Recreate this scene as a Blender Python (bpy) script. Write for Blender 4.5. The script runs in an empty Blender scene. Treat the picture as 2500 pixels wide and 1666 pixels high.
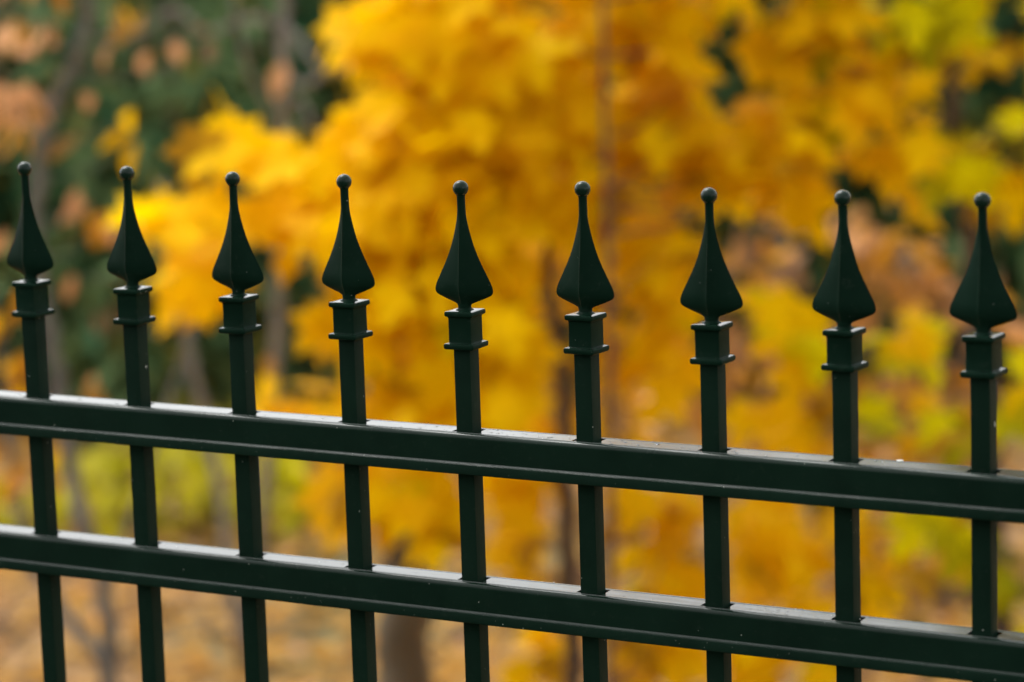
import bpy, bmesh, math, random
import numpy as np
from mathutils import Vector, Matrix, Euler

# ------------------------------------------------------------------ camera, sky, sun, exposure
SC = bpy.context.scene
COL = SC.collection
RAIL_Z = 1.12                                   # height of the top rail's upper face
cam_data = bpy.data.cameras.new('camera')
cam = bpy.data.objects.new('camera', cam_data)
COL.objects.link(cam)
cam.location = (1.6473, -2.0526, RAIL_Z + 0.4757)
cam.matrix_world = (Matrix.Translation(cam.location) @ Matrix.Rotation(math.radians(29.4761), 4, 'Z')
                    @ Matrix.Rotation(math.radians(80.3916), 4, 'X') @ Matrix.Rotation(math.radians(-1.8513), 4, 'Z'))
cam_data.sensor_width = 36.0
cam_data.lens = 104.076
cam_data.clip_start = 0.05
cam_data.clip_end = 3000
cam_data.dof.use_dof = True
cam_data.dof.focus_distance = 2.39
cam_data.dof.aperture_fstop = 3.8
SC.camera = cam

SUN_EL, SUN_AZ = 58.0, 292.0                    # degrees; veiled sun, high on the left, beyond the fence line
world = bpy.data.worlds.new('World'); SC.world = world; world.use_nodes = True
nt = world.node_tree; nt.nodes.clear()
sky = nt.nodes.new('ShaderNodeTexSky'); sky.sky_type = 'NISHITA'; sky.sun_disc = False
sky.sun_elevation = math.radians(SUN_EL); sky.sun_rotation = math.radians(SUN_AZ)
sky.air_density = 1.0; sky.dust_density = 3.0; sky.ozone_density = 1.0
hsv = nt.nodes.new('ShaderNodeHueSaturation'); hsv.inputs['Saturation'].default_value = 0.03   # grey overcast
bg = nt.nodes.new('ShaderNodeBackground'); bg.inputs['Strength'].default_value = 0.15
wo = nt.nodes.new('ShaderNodeOutputWorld')
nt.links.new(sky.outputs[0], hsv.inputs['Color']); nt.links.new(hsv.outputs[0], bg.inputs['Color']); nt.links.new(bg.outputs[0], wo.inputs['Surface'])
sun_data = bpy.data.lights.new('sun', 'SUN'); sun_data.energy = 0.6; sun_data.angle = math.radians(25); sun_data.color = (1.0, 0.97, 0.92)
sun = bpy.data.objects.new('sun', sun_data); COL.objects.link(sun)
a = math.radians(SUN_AZ); e = math.radians(SUN_EL)
sdir = Vector((math.sin(a) * math.cos(e), math.cos(a) * math.cos(e), math.sin(e)))
sun.location = sdir * 30
sun.rotation_euler = sdir.to_track_quat('Z', 'Y').to_euler()
SC.view_settings.view_transform = 'Standard'; SC.view_settings.look = 'None'
SC.view_settings.gamma = 1.0; SC.view_settings.use_curve_mapping = False
SC.view_settings.exposure = 1.40
SC.cycles.use_denoising = True
SC.cycles.use_adaptive_sampling = True; SC.cycles.adaptive_threshold = 0.02
SC.cycles.max_bounces = 6; SC.cycles.diffuse_bounces = 3; SC.cycles.glossy_bounces = 3; SC.cycles.transmission_bounces = 4
SC.cycles.transparent_max_bounces = 8

rnd = random.Random(11)
R = np.random.default_rng(7)

# ------------------------------------------------------------------ helpers
def tag(o, label=None, cat=None, group=None, kind=None):
    if label: o['label'] = label
    if cat: o['category'] = cat
    if group: o['group'] = group
    if kind: o['kind'] = kind
    return o
def empty(name, loc=(0, 0, 0), parent=None):
    o = bpy.data.objects.new(name, None); COL.objects.link(o); o.location = loc; o.empty_display_size = 0.05
    if parent: o.parent = parent
    return o
def link(name, me, parent=None, loc=(0, 0, 0)):
    o = bpy.data.objects.new(name, me); COL.objects.link(o); o.location = loc
    if parent: o.parent = parent
    return o
def mesh(name, verts, faces, mats, smooth=False, mat_idx=None):
    me = bpy.data.meshes.new(name)
    me.from_pydata([tuple(v) for v in verts], [], [tuple(f) for f in faces])
    for m in (mats if isinstance(mats, (list, tuple)) else [mats]): me.materials.append(m)
    if mat_idx is not None: me.polygons.foreach_set('material_index', np.asarray(mat_idx, dtype=np.int32))
    if smooth: me.polygons.foreach_set('use_smooth', np.ones(len(me.polygons), dtype=bool))
    me.update(); return me

def nodes_of(name):
    m = bpy.data.materials.new(name); m.use_nodes = True
    t = m.node_tree; t.nodes.clear()
    out = t.nodes.new('ShaderNodeOutputMaterial')
    return m, t, out
def N(t, kind, **kw):
    n = t.nodes.new(kind)
    for k, v in kw.items(): setattr(n, k, v)
    return n
def ramp(t, fac, stops):
    r = N(t, 'ShaderNodeValToRGB'); t.links.new(fac, r.inputs[0])
    el = r.color_ramp.elements
    while len(el) < len(stops): el.new(0.5)
    for q, (p, c) in zip(el, stops):
        q.position = p; q.color = (*c, 1) if len(c) == 3 else c
    return r.outputs[0]

def leaf_material(name, col, dark, trans=0.35, rough=0.5):
    """thin leaf: a diffuse, slightly glossy face with light coming through, colour drifting from leaf to leaf"""
    m, t, out = nodes_of(name)
    oi = N(t, 'ShaderNodeObjectInfo'); ge = N(t, 'ShaderNodeNewGeometry')
    ad = N(t, 'ShaderNodeMath', operation='ADD'); t.links.new(oi.outputs['Random'], ad.inputs[0]); t.links.new(ge.outputs['Random Per Island'], ad.inputs[1])
    fr = N(t, 'ShaderNodeMath', operation='FRACT'); t.links.new(ad.outputs[0], fr.inputs[0])
    no = N(t, 'ShaderNodeTexNoise'); no.inputs['Scale'].default_value = 38; no.inputs['Detail'].default_value = 3
    t.links.new(ge.outputs['Position'], no.inputs['Vector'])
    mx = N(t, 'ShaderNodeMath', operation='MULTIPLY_ADD'); mx.inputs[1].default_value = 0.55; t.links.new(fr.outputs[0], mx.inputs[0])
    sc_ = N(t, 'ShaderNodeMath', operation='MULTIPLY'); sc_.inputs[1].default_value = 0.45; t.links.new(no.outputs[0], sc_.inputs[0]); t.links.new(sc_.outputs[0], mx.inputs[2])
    c = ramp(t, mx.outputs[0], [(0.15, dark), (0.5, col), (0.95, tuple(min(1, x * 1.12) for x in col))])
    p = N(t, 'ShaderNodeBsdfPrincipled'); p.inputs['Roughness'].default_value = rough; p.inputs['Specular IOR Level'].default_value = 0.03
    t.links.new(c, p.inputs['Base Color'])
    tr = N(t, 'ShaderNodeBsdfTranslucent'); t.links.new(c, tr.inputs['Color'])
    ms = N(t, 'ShaderNodeMixShader'); ms.inputs[0].default_value = trans
    t.links.new(p.outputs[0], ms.inputs[1]); t.links.new(tr.outputs[0], ms.inputs[2]); t.links.new(ms.outputs[0], out.inputs['Surface'])
    return m
def bark_material(name, c0, c1, scale=18):
    m, t, out = nodes_of(name)
    ge = N(t, 'ShaderNodeNewGeometry'); mp = N(t, 'ShaderNodeMapping'); mp.inputs['Scale'].default_value = (1, 1, 0.22)
    t.links.new(ge.outputs['Position'], mp.inputs['Vector'])
    no = N(t, 'ShaderNodeTexNoise'); no.inputs['Scale'].default_value = scale; no.inputs['Detail'].default_value = 6; no.inputs['Roughness'].default_value = 0.65
    t.links.new(mp.outputs[0], no.inputs['Vector'])
    c = ramp(t, no.outputs[0], [(0.3, c0), (0.7, c1)])
    p = N(t, 'ShaderNodeBsdfPrincipled'); p.inputs['Roughness'].default_value = 0.85; t.links.new(c, p.inputs['Base Color'])
    b = N(t, 'ShaderNodeBump'); b.inputs['Strength'].default_value = 0.7; b.inputs['Distance'].default_value = 0.01
    t.links.new(no.outputs[0], b.inputs['Height']); t.links.new(b.outputs[0], p.inputs['Normal']); t.links.new(p.outputs[0], out.inputs['Surface'])
    return m

def paint_material(name, rough, spec, wet=False):
    """dark green powder coat with orange-peel relief and pale dust specks"""
    m, t, out = nodes_of(name)
    ge = N(t, 'ShaderNodeNewGeometry')
    p = N(t, 'ShaderNodeBsdfPrincipled')
    big = N(t, 'ShaderNodeTexNoise'); big.inputs['Scale'].default_value = 22; big.inputs['Detail'].default_value = 5; t.links.new(ge.outputs['Position'], big.inputs['Vector'])
    base = ramp(t, big.outputs[0], [(0.3, (0.0040, 0.0140, 0.0086)), (0.75, (0.0064, 0.0205, 0.0128))])
    vo = N(t, 'ShaderNodeTexVoronoi'); vo.inputs['Scale'].default_value = 85; t.links.new(ge.outputs['Position'], vo.inputs['Vector'])
    near = N(t, 'ShaderNodeMath', operation='LESS_THAN'); near.inputs[1].default_value = 0.036; t.links.new(vo.outputs['Distance'], near.inputs[0])
    sep = N(t, 'ShaderNodeSeparateColor'); t.links.new(vo.outputs['Color'], sep.inputs[0])
    pick = N(t, 'ShaderNodeMath', operation='GREATER_THAN'); pick.inputs[1].default_value = 0.45; t.links.new(sep.outputs[0], pick.inputs[0])
    sp = N(t, 'ShaderNodeMath', operation='MULTIPLY'); t.links.new(near.outputs[0], sp.inputs[0]); t.links.new(pick.outputs[0], sp.inputs[1])
    du = N(t, 'ShaderNodeTexNoise'); du.inputs['Scale'].default_value = 130; du.inputs['Detail'].default_value = 9; du.inputs['Roughness'].default_value = 0.75; t.links.new(ge.outputs['Position'], du.inputs['Vector'])
    df = ramp(t, du.outputs[0], [(0.56, (0, 0, 0)), (0.78, (0.30, 0.30, 0.30) if not wet else (0.5, 0.5, 0.5))])
    fm = N(t, 'ShaderNodeMix', data_type='RGBA'); t.links.new(df, fm.inputs['Factor']); t.links.new(base, fm.inputs['A']); fm.inputs['B'].default_value = (0.05, 0.062, 0.05, 1); base = fm.outputs['Result']
    v2 = N(t, 'ShaderNodeTexVoronoi'); v2.inputs['Scale'].default_value = 210; v2.inputs['Randomness'].default_value = 1.0; t.links.new(ge.outputs['Position'], v2.inputs['Vector'])
    n2_ = N(t, 'ShaderNodeMath', operation='LESS_THAN'); n2_.inputs[1].default_value = 0.075; t.links.new(v2.outputs['Distance'], n2_.inputs[0])
    s2 = N(t, 'ShaderNodeSeparateColor'); t.links.new(v2.outputs['Color'], s2.inputs[0])
    p2 = N(t, 'ShaderNodeMath', operation='GREATER_THAN'); p2.inputs[1].default_value = 0.86; t.links.new(s2.outputs[1], p2.inputs[0])
    m2 = N(t, 'ShaderNodeMath', operation='MULTIPLY'); t.links.new(n2_.outputs[0], m2.inputs[0]); t.links.new(p2.outputs[0], m2.inputs[1])
    d2 = N(t, 'ShaderNodeMath', operation='MULTIPLY'); d2.inputs[1].default_value = 0.35; t.links.new(m2.outputs[0], d2.inputs[0])
    mx2 = N(t, 'ShaderNodeMath', operation='MAXIMUM'); t.links.new(sp.outputs[0], mx2.inputs[0]); t.links.new(d2.outputs[0], mx2.inputs[1]); sp = mx2
    mc = N(t, 'ShaderNodeMix', data_type='RGBA'); t.links.new(sp.outputs[0], mc.inputs['Factor']); t.links.new(base, mc.inputs['A']); mc.inputs['B'].default_value = (0.45, 0.47, 0.42, 1)
    t.links.new(mc.outputs['Result'], p.inputs['Base Color'])
    fine = N(t, 'ShaderNodeTexNoise'); fine.inputs['Scale'].default_value = 900 if not wet else 260; fine.inputs['Detail'].default_value = 2; t.links.new(ge.outputs['Position'], fine.inputs['Vector'])
    b = N(t, 'ShaderNodeBump'); b.inputs['Strength'].default_value = 0.15 if not wet else 0.03; b.inputs['Distance'].default_value = 0.0004
    t.links.new(fine.outputs[0], b.inputs['Height']); t.links.new(b.outputs[0], p.inputs['Normal'])
    mp = N(t, 'ShaderNodeMapping'); mp.inputs['Scale'].default_value = (1.0, 6.0, 1.0) if wet else (1.0, 1.0, 0.35); t.links.new(ge.outputs['Position'], mp.inputs['Vector'])
    st = N(t, 'ShaderNodeTexNoise'); st.inputs['Scale'].default_value = 60 if not wet else 34; st.inputs['Detail'].default_value = 8; st.inputs['Roughness'].default_value = 0.7; t.links.new(mp.outputs[0], st.inputs['Vector'])
    mr = N(t, 'ShaderNodeMapRange'); mr.inputs['From Min'].default_value = 0.35; mr.inputs['From Max'].default_value = 0.75
    mr.inputs['To Min'].default_value = rough * 0.8; mr.inputs['To Max'].default_value = rough * (1.35 if not wet else 2.6)
    t.links.new(st.outputs[0], mr.inputs['Value']); t.links.new(mr.outputs[0], p.inputs['Roughness'])
    p.inputs['Specular IOR Level'].default_value = spec
    if wet:
        p.inputs['Coat Weight'].default_value = 0.0; p.inputs['Coat IOR'].default_value = 1.36; p.inputs['Coat Roughness'].default_value = 0.06
    t.links.new(p.outputs[0], out.inputs['Surface'])
    return m

PAINT = paint_material('green_powder_coat', 0.52, 0.05)
CAST = paint_material('green_cast_metal', 0.36, 0.025)
GLOSS = paint_material('rain_washed_green_paint', 0.24, 0.20)
WET = paint_material('wet_green_paint', 0.095, 0.34, wet=True)
m, t, out = nodes_of('water'); g = N(t, 'ShaderNodeBsdfPrincipled'); g.inputs['Base Color'].default_value = (1, 1, 1, 1); g.inputs['Transmission Weight'].default_value = 1.0
g.inputs['IOR'].default_value = 1.33; g.inputs['Roughness'].default_value = 0.0; t.links.new(g.outputs[0], out.inputs['Surface']); WATER = m
m, t, out = nodes_of('pale_chip'); g = N(t, 'ShaderNodeBsdfPrincipled'); g.inputs['Base Color'].default_value = (0.72, 0.72, 0.66, 1); g.inputs['Roughness'].default_value = 0.7
t.links.new(g.outputs[0], out.inputs['Surface']); CHIP = m

# ------------------------------------------------------------------ ground
m, t, out = nodes_of('leaf_strewn_soil')
ge = N(t, 'ShaderNodeNewGeometry')
n1 = N(t, 'ShaderNodeTexNoise'); n1.inputs['Scale'].default_value = 0.7; n1.inputs['Detail'].default_value = 4; t.links.new(ge.outputs['Position'], n1.inputs['Vector'])
n2 = N(t, 'ShaderNodeTexVoronoi'); n2.inputs['Scale'].default_value = 14; t.links.new(ge.outputs['Position'], n2.inputs['Vector'])
sp = N(t, 'ShaderNodeSeparateColor'); t.links.new(n2.outputs['Color'], sp.inputs[0])
c1 = ramp(t, sp.outputs[0], [(0.0, (0.14, 0.075, 0.028)), (0.5, (0.24, 0.13, 0.045)), (1.0, (0.35, 0.20, 0.07))])
c2 = ramp(t, sp.outputs[1], [(0.0, (0.05, 0.06, 0.02)), (1.0, (0.16, 0.15, 0.05))])
mx = N(t, 'ShaderNodeMix', data_type='RGBA'); f = ramp(t, n1.outputs[0], [(0.5, (0, 0, 0)), (0.68, (1, 1, 1))])
t.links.new(f, mx.inputs['Factor']); t.links.new(c1, mx.inputs['A']); t.links.new(c2, mx.inputs['B'])
p = N(t, 'ShaderNodeBsdfPrincipled'); p.inputs['Roughness'].default_value = 0.9; t.links.new(mx.outputs['Result'], p.inputs['Base Color'])
b = N(t, 'ShaderNodeBump'); b.inputs['Strength'].default_value = 0.8; b.inputs['Distance'].default_value = 0.036; t.links.new(n2.outputs['Distance'], b.inputs['Height']); t.links.new(b.outputs[0], p.inputs['Normal'])
t.links.new(p.outputs[0], out.inputs['Surface']); SOIL = m
# one sheet to the horizon, gently uneven near the fence
gx = np.unique(np.concatenate([np.linspace(-14, 12, 66), [-600, -200, -80, -40, -22, 20, 40, 80, 200, 600]]))
gy = np.unique(np.concatenate([np.linspace(-5, 18, 60), [-600, -200, -80, -30, -12, 24, 34, 60, 120, 300, 600]]))
def ground_z(x, y):
    f = np.clip((np.asarray(y) - 0.6) / 2.0, 0, 1) * np.clip((20 - np.hypot(x, y)) / 6, 0, 1)
    h = np.clip((np.asarray(y) - 0.35) / 2.3, 0, 1); h = h * h * (3 - 2 * h)
    return -0.48 * h + f * (0.05 * np.sin(1.3 * np.asarray(x) + 0.4) * np.cos(1.1 * np.asarray(y)) + 0.03 * np.sin(2.9 * np.asarray(x) - 1.7 * np.asarray(y)))
X, Y = np.meshgrid(gx, gy); V = np.stack([X.ravel(), Y.ravel(), ground_z(X.ravel(), Y.ravel())], -1)
nx, ny = len(gx), len(gy)
F = [(j * nx + i, j * nx + i + 1, (j + 1) * nx + i + 1, (j + 1) * nx + i) for j in range(ny - 1) for i in range(nx - 1)]
tag(link('ground', mesh('ground', V, F, SOIL, True)), 'brown soil falling away beyond the fence under autumn leaves', 'ground', kind='structure')

m, t, out = nodes_of('mown_grass')
ge = N(t, 'ShaderNodeNewGeometry')
n1 = N(t, 'ShaderNodeTexNoise'); n1.inputs['Scale'].default_value = 60; n1.inputs['Detail'].default_value = 6; t.links.new(ge.outputs['Position'], n1.inputs['Vector'])
p = N(t, 'ShaderNodeBsdfPrincipled'); p.inputs['Roughness'].default_value = 0.8
t.links.new(ramp(t, n1.outputs[0], [(0.3, (0.016, 0.030, 0.010)), (0.7, (0.050, 0.085, 0.028))]), p.inputs['Base Color'])
b = N(t, 'ShaderNodeBump'); b.inputs['Strength'].default_value = 1.0; b.inputs['Distance'].default_value = 0.02; t.links.new(n1.outputs[0], b.inputs['Height']); t.links.new(b.outputs[0], p.inputs['Normal'])
t.links.new(p.outputs[0], out.inputs['Surface']); GRASS = m
lx, ly = np.linspace(-40, 40, 60), np.linspace(-40, 0.34, 40)
X, Y = np.meshgrid(lx, ly); V = np.stack([X.ravel(), Y.ravel(), np.full(X.size, 0.006)], -1); nx, ny = len(lx), len(ly)
F = [(j * nx + i, j * nx + i + 1, (j + 1) * nx + i + 1, (j + 1) * nx + i) for j in range(ny - 1) for i in range(nx - 1)]
tag(link('lawn', mesh('lawn', V, F, GRASS, True)), 'dark green lawn added out of view on the near side to tint the fence reflections', 'lawn', kind='structure')  # unseen sheet, added so the fence front reflects dark green

# ------------------------------------------------------------------ the fence
S = 0.111; PW = 0.0152; YF, YB = -0.0159, 0.0159; TOP_H = 0.0336; LOW = -0.12494
HX, HY = PW / 2 + 0.0040, PW / 2 + 0.0006
FENCE = empty('picket_fence', (0, 0, 0))
tag(FENCE, 'dark green metal picket fence with spear finials and two wet rails', 'fence')

def rail_mesh(x0, x1, holes):
    """hollow channel, open below: front and back walls with a stepped lip, ridged top pierced for the pickets"""
    # half profile from the inner edge of the top plate outwards and down (y outward, z down from the top face)
    yo = YB
    prof = [(HY, 0.0), (yo - 0.0066, 0.0), (yo - 0.0063, -0.0003), (yo - 0.0058, -0.0003), (yo - 0.0055, 0.0),
            (yo - 0.0049, 0.0), (yo - 0.0046, -0.0003), (yo - 0.0041, -0.00025), (yo - 0.0037, -0.00005),
            (yo - 0.0030, -0.00015), (yo - 0.0020, -0.00055), (yo - 0.0011, -0.0013), (yo - 0.0004, -0.0024), (yo - 0.00005, -0.0036), (yo, -0.0048),
            (yo + 0.0000, -0.0232), (yo + 0.0002, -0.0235), (yo + 0.0029, -0.0251), (yo + 0.0032, -0.0257), (yo + 0.0032, -0.0324), (yo + 0.0027, -0.0330),
            (yo - 0.0008, -0.0330), (yo - 0.0010, -0.0323), (yo - 0.0018, -0.0040), (yo - 0.0030, -0.0022), (HY, -0.0022)]
    nP = len(prof)
    verts, faces, mi = [], [], []
    top_n = 9                                   # profile segments that make the wet upper face
    for sgn in (-1, 1):
        base = len(verts)
        for x in (x0, x1):
            for (y, z) in prof: verts.append((x, sgn * y, z))
        for k in range(nP - 1):
            a, b, c, d = base + k, base + k + 1, base + nP + k + 1, base + nP + k
            faces.append((a, d, c, b) if sgn > 0 else (a, b, c, d)); mi.append(1 if k < top_n else 2 if k < top_n + 4 or k in (15, 16) else 0)
        for off in (0, nP):
            cap = tuple(base + off + k for k in range(nP)); faces.append(cap); mi.append(0)
    xs = [x0]
    for h in holes: xs += [h - HX, h + HX]
    xs.append(x1)
    for k in range(0, len(xs), 2):               # bridges of the top plate between the holes
        xa, xb = xs[k], xs[k + 1]; base = len(verts)
        for z in (0.0, -0.0022):
            verts += [(xa, -HY, z), (xb, -HY, z), (xb, HY, z), (xa, HY, z)]
        b = base
        faces += [(b, b + 1, b + 2, b + 3), (b + 7, b + 6, b + 5, b + 4), (b, b + 3, b + 7, b + 4), (b + 1, b + 5, b + 6, b + 2)]; mi += [1, 0, 0, 0]
    me = mesh('rail', verts, faces, [PAINT, WET, GLOSS], True, mi)
    bm = bmesh.new(); bm.from_mesh(me); bmesh.ops.recalc_face_normals(bm, faces=bm.faces); bm.to_mesh(me); bm.free()
    me.set_sharp_from_angle(angle=math.radians(28))
    return me
def box_mesh(name, sx, sy, z0, z1, mat, bev=0.0008, seg=2, sharp=35):
    bm = bmesh.new(); bmesh.ops.create_cube(bm, size=1)
    for v in bm.verts: v.co = Vector((v.co.x * sx, v.co.y * sy, z0 if v.co.z < 0 else z1))
    bmesh.ops.bevel(bm, geom=list(bm.edges), offset=bev, segments=seg, profile=0.6, affect='EDGES')
    me = bpy.data.meshes.new(name); bm.to_mesh(me); bm.free(); me.materials.append(mat)
    me.polygons.foreach_set('use_smooth', np.ones(len(me.polygons), dtype=bool)); me.set_sharp_from_angle(angle=math.radians(sharp))
    return me
def collar_mesh():
    """cast socket: lower lip, square body, upper plate, lofted as one skin with soft edges; z = 0 at the lip's underside"""
    lv = [(7.4, 0.0, .5), (12.9, 0.0, 1.0), (13.6, 0.6, 1.4), (13.8, 1.6, 1.5), (13.8, 3.4, 1.5), (13.2, 4.4, 1.4), (11.4, 4.8, 1.2), (10.6, 5.2, 1.0), (10.35, 6.0, .9),
          (10.3, 25.0, .9), (10.6, 26.0, .9), (11.5, 26.6, 1.0), (12.3, 27.0, 1.1), (12.7, 27.8, 1.2), (12.7, 29.8, 1.2), (12.2, 30.8, 1.1), (11.3, 31.1, 1.0), (7.0, 31.15, 1.0), (3.0, 31.15, .6)]
    verts, faces = [], []; q = 24
    for h, z, r in lv:
        for k in range(4):
            cx, cy = [(1, 1), (-1, 1), (-1, -1), (1, -1)][k]
            for j in range(q // 4):
                a = math.pi / 2 * (k + j / (q // 4 - 1))
                verts.append((((h - r) * cx + r * math.cos(a)) / 1000, ((h - r) * cy + r * math.sin(a)) / 1000, z / 1000))
    for i in range(len(lv) - 1):
        for k in range(q): faces.append((i * q + k, i * q + (k + 1) % q, (i + 1) * q + (k + 1) % q, (i + 1) * q + k))
    n = (len(lv) - 1) * q; faces.append(tuple(n + k for k in range(q))); faces.append(tuple(reversed(range(q))))
    mi = [1 if k // q in (5, 6, 15, 16, 17) else 0 for k in range(len(faces) - 2)] + [1, 0]
    me = mesh('collar', verts, faces, [CAST, WET], True, mi); me.set_sharp_from_angle(angle=math.radians(38)); return me
def spear_mesh():
    """flat spearhead of diamond section flowing from a round neck; z = 0 at the ball's centre"""
    pf = [(-99.3, 7.6, 7.6, 2), (-98.4, 6.0, 6.0, 2), (-97.4, 5.35, 5.3, 2), (-95.6, 5.5, 5.3, 2), (-94.4, 6.6, 5.2, 1.6), (-92.8, 10.6, 5.5, 1.2), (-90.7, 16.2, 6.3, 1.06), (-88.2, 22.2, 7.3, 1.03), (-86.8, 24.9, 7.8, 1.03), (-85.2, 26.3, 8.3, 1.03), (-83.2, 26.7, 8.7, 1.03), (-81.0, 26.4, 8.9, 1.03),
          (-78.6, 25.6, 8.9, 1.04), (-76.0, 24.4, 8.65, 1.04), (-69.0, 20.7, 8.0, 1.04), (-62.0, 17.0, 7.3, 1.04), (-54.8, 13.6, 6.6, 1.05), (-47.6, 10.7, 5.9, 1.06), (-40.4, 8.4, 5.2, 1.08), (-33, 6.4, 4.5, 1.12), (-26, 4.75, 3.9, 1.35), (-21, 3.75, 3.55, 1.75), (-18.5, 3.5, 3.45, 2), (-12, 3.4, 3.4, 2), (-6.4, 3.4, 3.4, 2), (-4.8, 3.9, 3.9, 2), (-3.9, 4.6, 4.6, 2)]
    q = 32; verts, faces = [], []
    for z, a_, b_, p_ in pf:
        for k in range(q):
            an = 2 * math.pi * k / q; c, s = math.cos(an), math.sin(an)
            rib = 0.55 if p_ < 1.3 and k in (q // 4, 3 * q // 4) else 0.0          # raised rib down the middle of each face
            verts.append((a_ * math.copysign(abs(c) ** (2 / p_), c) / 1000, (b_ + rib) * math.copysign(abs(s) ** (2 / p_), s) / 1000, z / 1000))
    for i in range(len(pf) - 1):
        for k in range(q): faces.append((i * q + k, i * q + (k + 1) % q, (i + 1) * q + (k + 1) % q, (i + 1) * q + k))
    me = mesh('spearhead', verts, faces, CAST, True); me.set_sharp_from_angle(angle=math.radians(34)); return me
def ball_mesh():
    bm = bmesh.new(); bmesh.ops.create_uvsphere(bm, u_segments=32, v_segments=20, radius=0.0064)
    me = bpy.data.meshes.new('ball'); bm.to_mesh(me); bm.free(); me.materials.append(GLOSS)
    me.polygons.foreach_set('use_smooth', np.ones(len(me.polygons), dtype=bool)); return me
COLLAR, SPEAR, BALL = collar_mesh(), spear_mesh(), ball_mesh()
SHAFT = box_mesh('picket', PW, PW, -1.07, 0.075, PAINT, 0.0009, 3)
BALL_Z = [0.2035, 0.2026, 0.2007, 0.2016, 0.1994, 0.2019, 0.2001, 0.2015, 0.2030]
LEAN = [0.05, 0.1, -0.3, -0.15, 0.02, 0.2, -0.1, 0.05, -0.1]
BAYS = 18
POST_X = [-0.5 * S + S * (-5) - S * BAYS, -0.5 * S + S * (-5), -0.5 * S + S * (BAYS - 5), -0.5 * S + S * (2 * BAYS - 5)]
def picket_xs(k):
    first = -5 + (k - 1) * BAYS
    return [S * (first + i) for i in range(BAYS)]
shafts = []
for k in range(3):
    for x in picket_xs(k):
        i = round(x / S)
        if 3 > x - POST_X[k] > 0.04 and POST_X[k + 1] - x > 0.04:
            bz = BALL_Z[i] if 0 <= i < 9 else 0.2015 + rnd.uniform(-.0015, .0015)
            pk = link('picket', SHAFT, FENCE, (x, 0, RAIL_Z + bz - 0.2015)); shafts.append((i, pk))
            ro = empty  # finial castings sit on the shaft, each turned and tilted a hair
            tw = math.radians(rnd.uniform(-3.5, 3.5)); ln = math.radians(LEAN[i] if 0 <= i < 9 else rnd.uniform(-.3, .3))
            for nm, me, z in (('collar', COLLAR, 0.0710), ('spearhead', SPEAR, 0.2015), ('ball', BALL, 0.2015)):
                o = link(nm, me, pk, (math.tan(ln) * (z - 0.071), 0, z)); o.rotation_euler = (0, ln, tw)
rails = []
for k in range(3):
    xa, xb = POST_X[k] + 0.026, POST_X[k + 1] - 0.026
    hs = [x for x in picket_xs(k) if xa < x < xb]
    me = rail_mesh(xa, xb, hs)
    for z in (RAIL_Z, RAIL_Z + LOW, 0.14):
        rails.append((k, z, link('rail', me, FENCE, (0, 0, z))))
POST = box_mesh('post', 0.051, 0.051, -0.4, RAIL_Z + 0.13, PAINT, 0.0016, 3)
CAPM = box_mesh('post_cap', 0.057, 0.057, RAIL_Z + 0.128, RAIL_Z + 0.142, CAST, 0.003, 3)
for x in POST_X:
    po = link('post', POST, FENCE, (x, 0, 0)); link('post_cap', CAPM, po)

# water left on the rails, and a few pale flecks
def drops_mesh(spots):
    V, F = [], []
    for (x, y, r) in spots:
        b = len(V); q = 10; el = rnd.uniform(.8, 1.5); hh = r * rnd.uniform(.28, .45)
        for j, (rr, z) in enumerate(((1, 0.00005), (0.86, .42), (0.55, .82))):
            for kk in range(q):
                an = 2 * math.pi * kk / q; w = 1 + 0.12 * math.sin(3 * an + b)
                V.append((x + el * r * rr * w * math.cos(an), y + r * rr * w * math.sin(an), (z * hh if j else z)))
        V.append((x, y, hh))
        for j in range(2):
            for kk in range(q): F.append((b + j * q + kk, b + j * q + (kk + 1) % q, b + (j + 1) * q + (kk + 1) % q, b + (j + 1) * q + kk))
        for kk in range(q): F.append((b + 2 * q + kk, b + 2 * q + (kk + 1) % q, b + 3 * q))
    return mesh('water_drops', V, F, WATER, True)
for k, z, ro in rails:
    if z < 0.5 or k != 1: continue
    top = z == RAIL_Z; sp_ = []
    for _ in range(220 if top else 150):
        x = rnd.uniform(-0.5, 1.3)
        if top and rnd.random() < 0.55: x = rnd.choice([0.42, 0.49, 0.53, 0.6, 0.66, 0.70, 0.95]) + rnd.gauss(0, 0.02)
        if not top and rnd.random() < 0.5: x = rnd.gauss(0.72, 0.025)
        y = rnd.uniform(-0.0095, 0.013)
        if min(abs(x - i * S) for i in range(-6, 13)) < 0.014: continue
        sp_.append((x, y, rnd.choice([.0004, .0005, .0005, .0006, .0008, .0012 if top else .0006])))
    tag(link('water_drops', drops_mesh(sp_), ro), kind='stuff')
def chip(parent, loc, sx, sy, sz, rot=0, name='pale_fleck'):
    bm = bmesh.new(); bmesh.ops.create_icosphere(bm, subdivisions=2, radius=1)
    for v in bm.verts:
        j = 1 + 0.22 * math.sin(5 * v.co.x + 3 * v.co.y + loc[0] * 90); v.co = Vector((v.co.x * sx * j, v.co.y * sy * j, v.co.z * sz))
    me = bpy.data.meshes.new(name); bm.to_mesh(me); bm.free(); me.materials.append(CHIP)
    me.polygons.foreach_set('use_smooth', np.ones(len(me.polygons), dtype=bool))
    o = link(name, me, parent, loc); o.rotation_euler = (0, 0, rot); return o
toprail = [r for k, z, r in rails if k == 1 and z == RAIL_Z][0]
lowrail = [r for k, z, r in rails if k == 1 and abs(z - RAIL_Z - LOW) < 1e-6][0]
chip(toprail, (0.8165, 0.0110, 0.0003), 0.0030, 0.0022, 0.0007)
chip(toprail, (0.806, 0.002, 0.0002), 0.0006, 0.0006, 0.0004)
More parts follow.
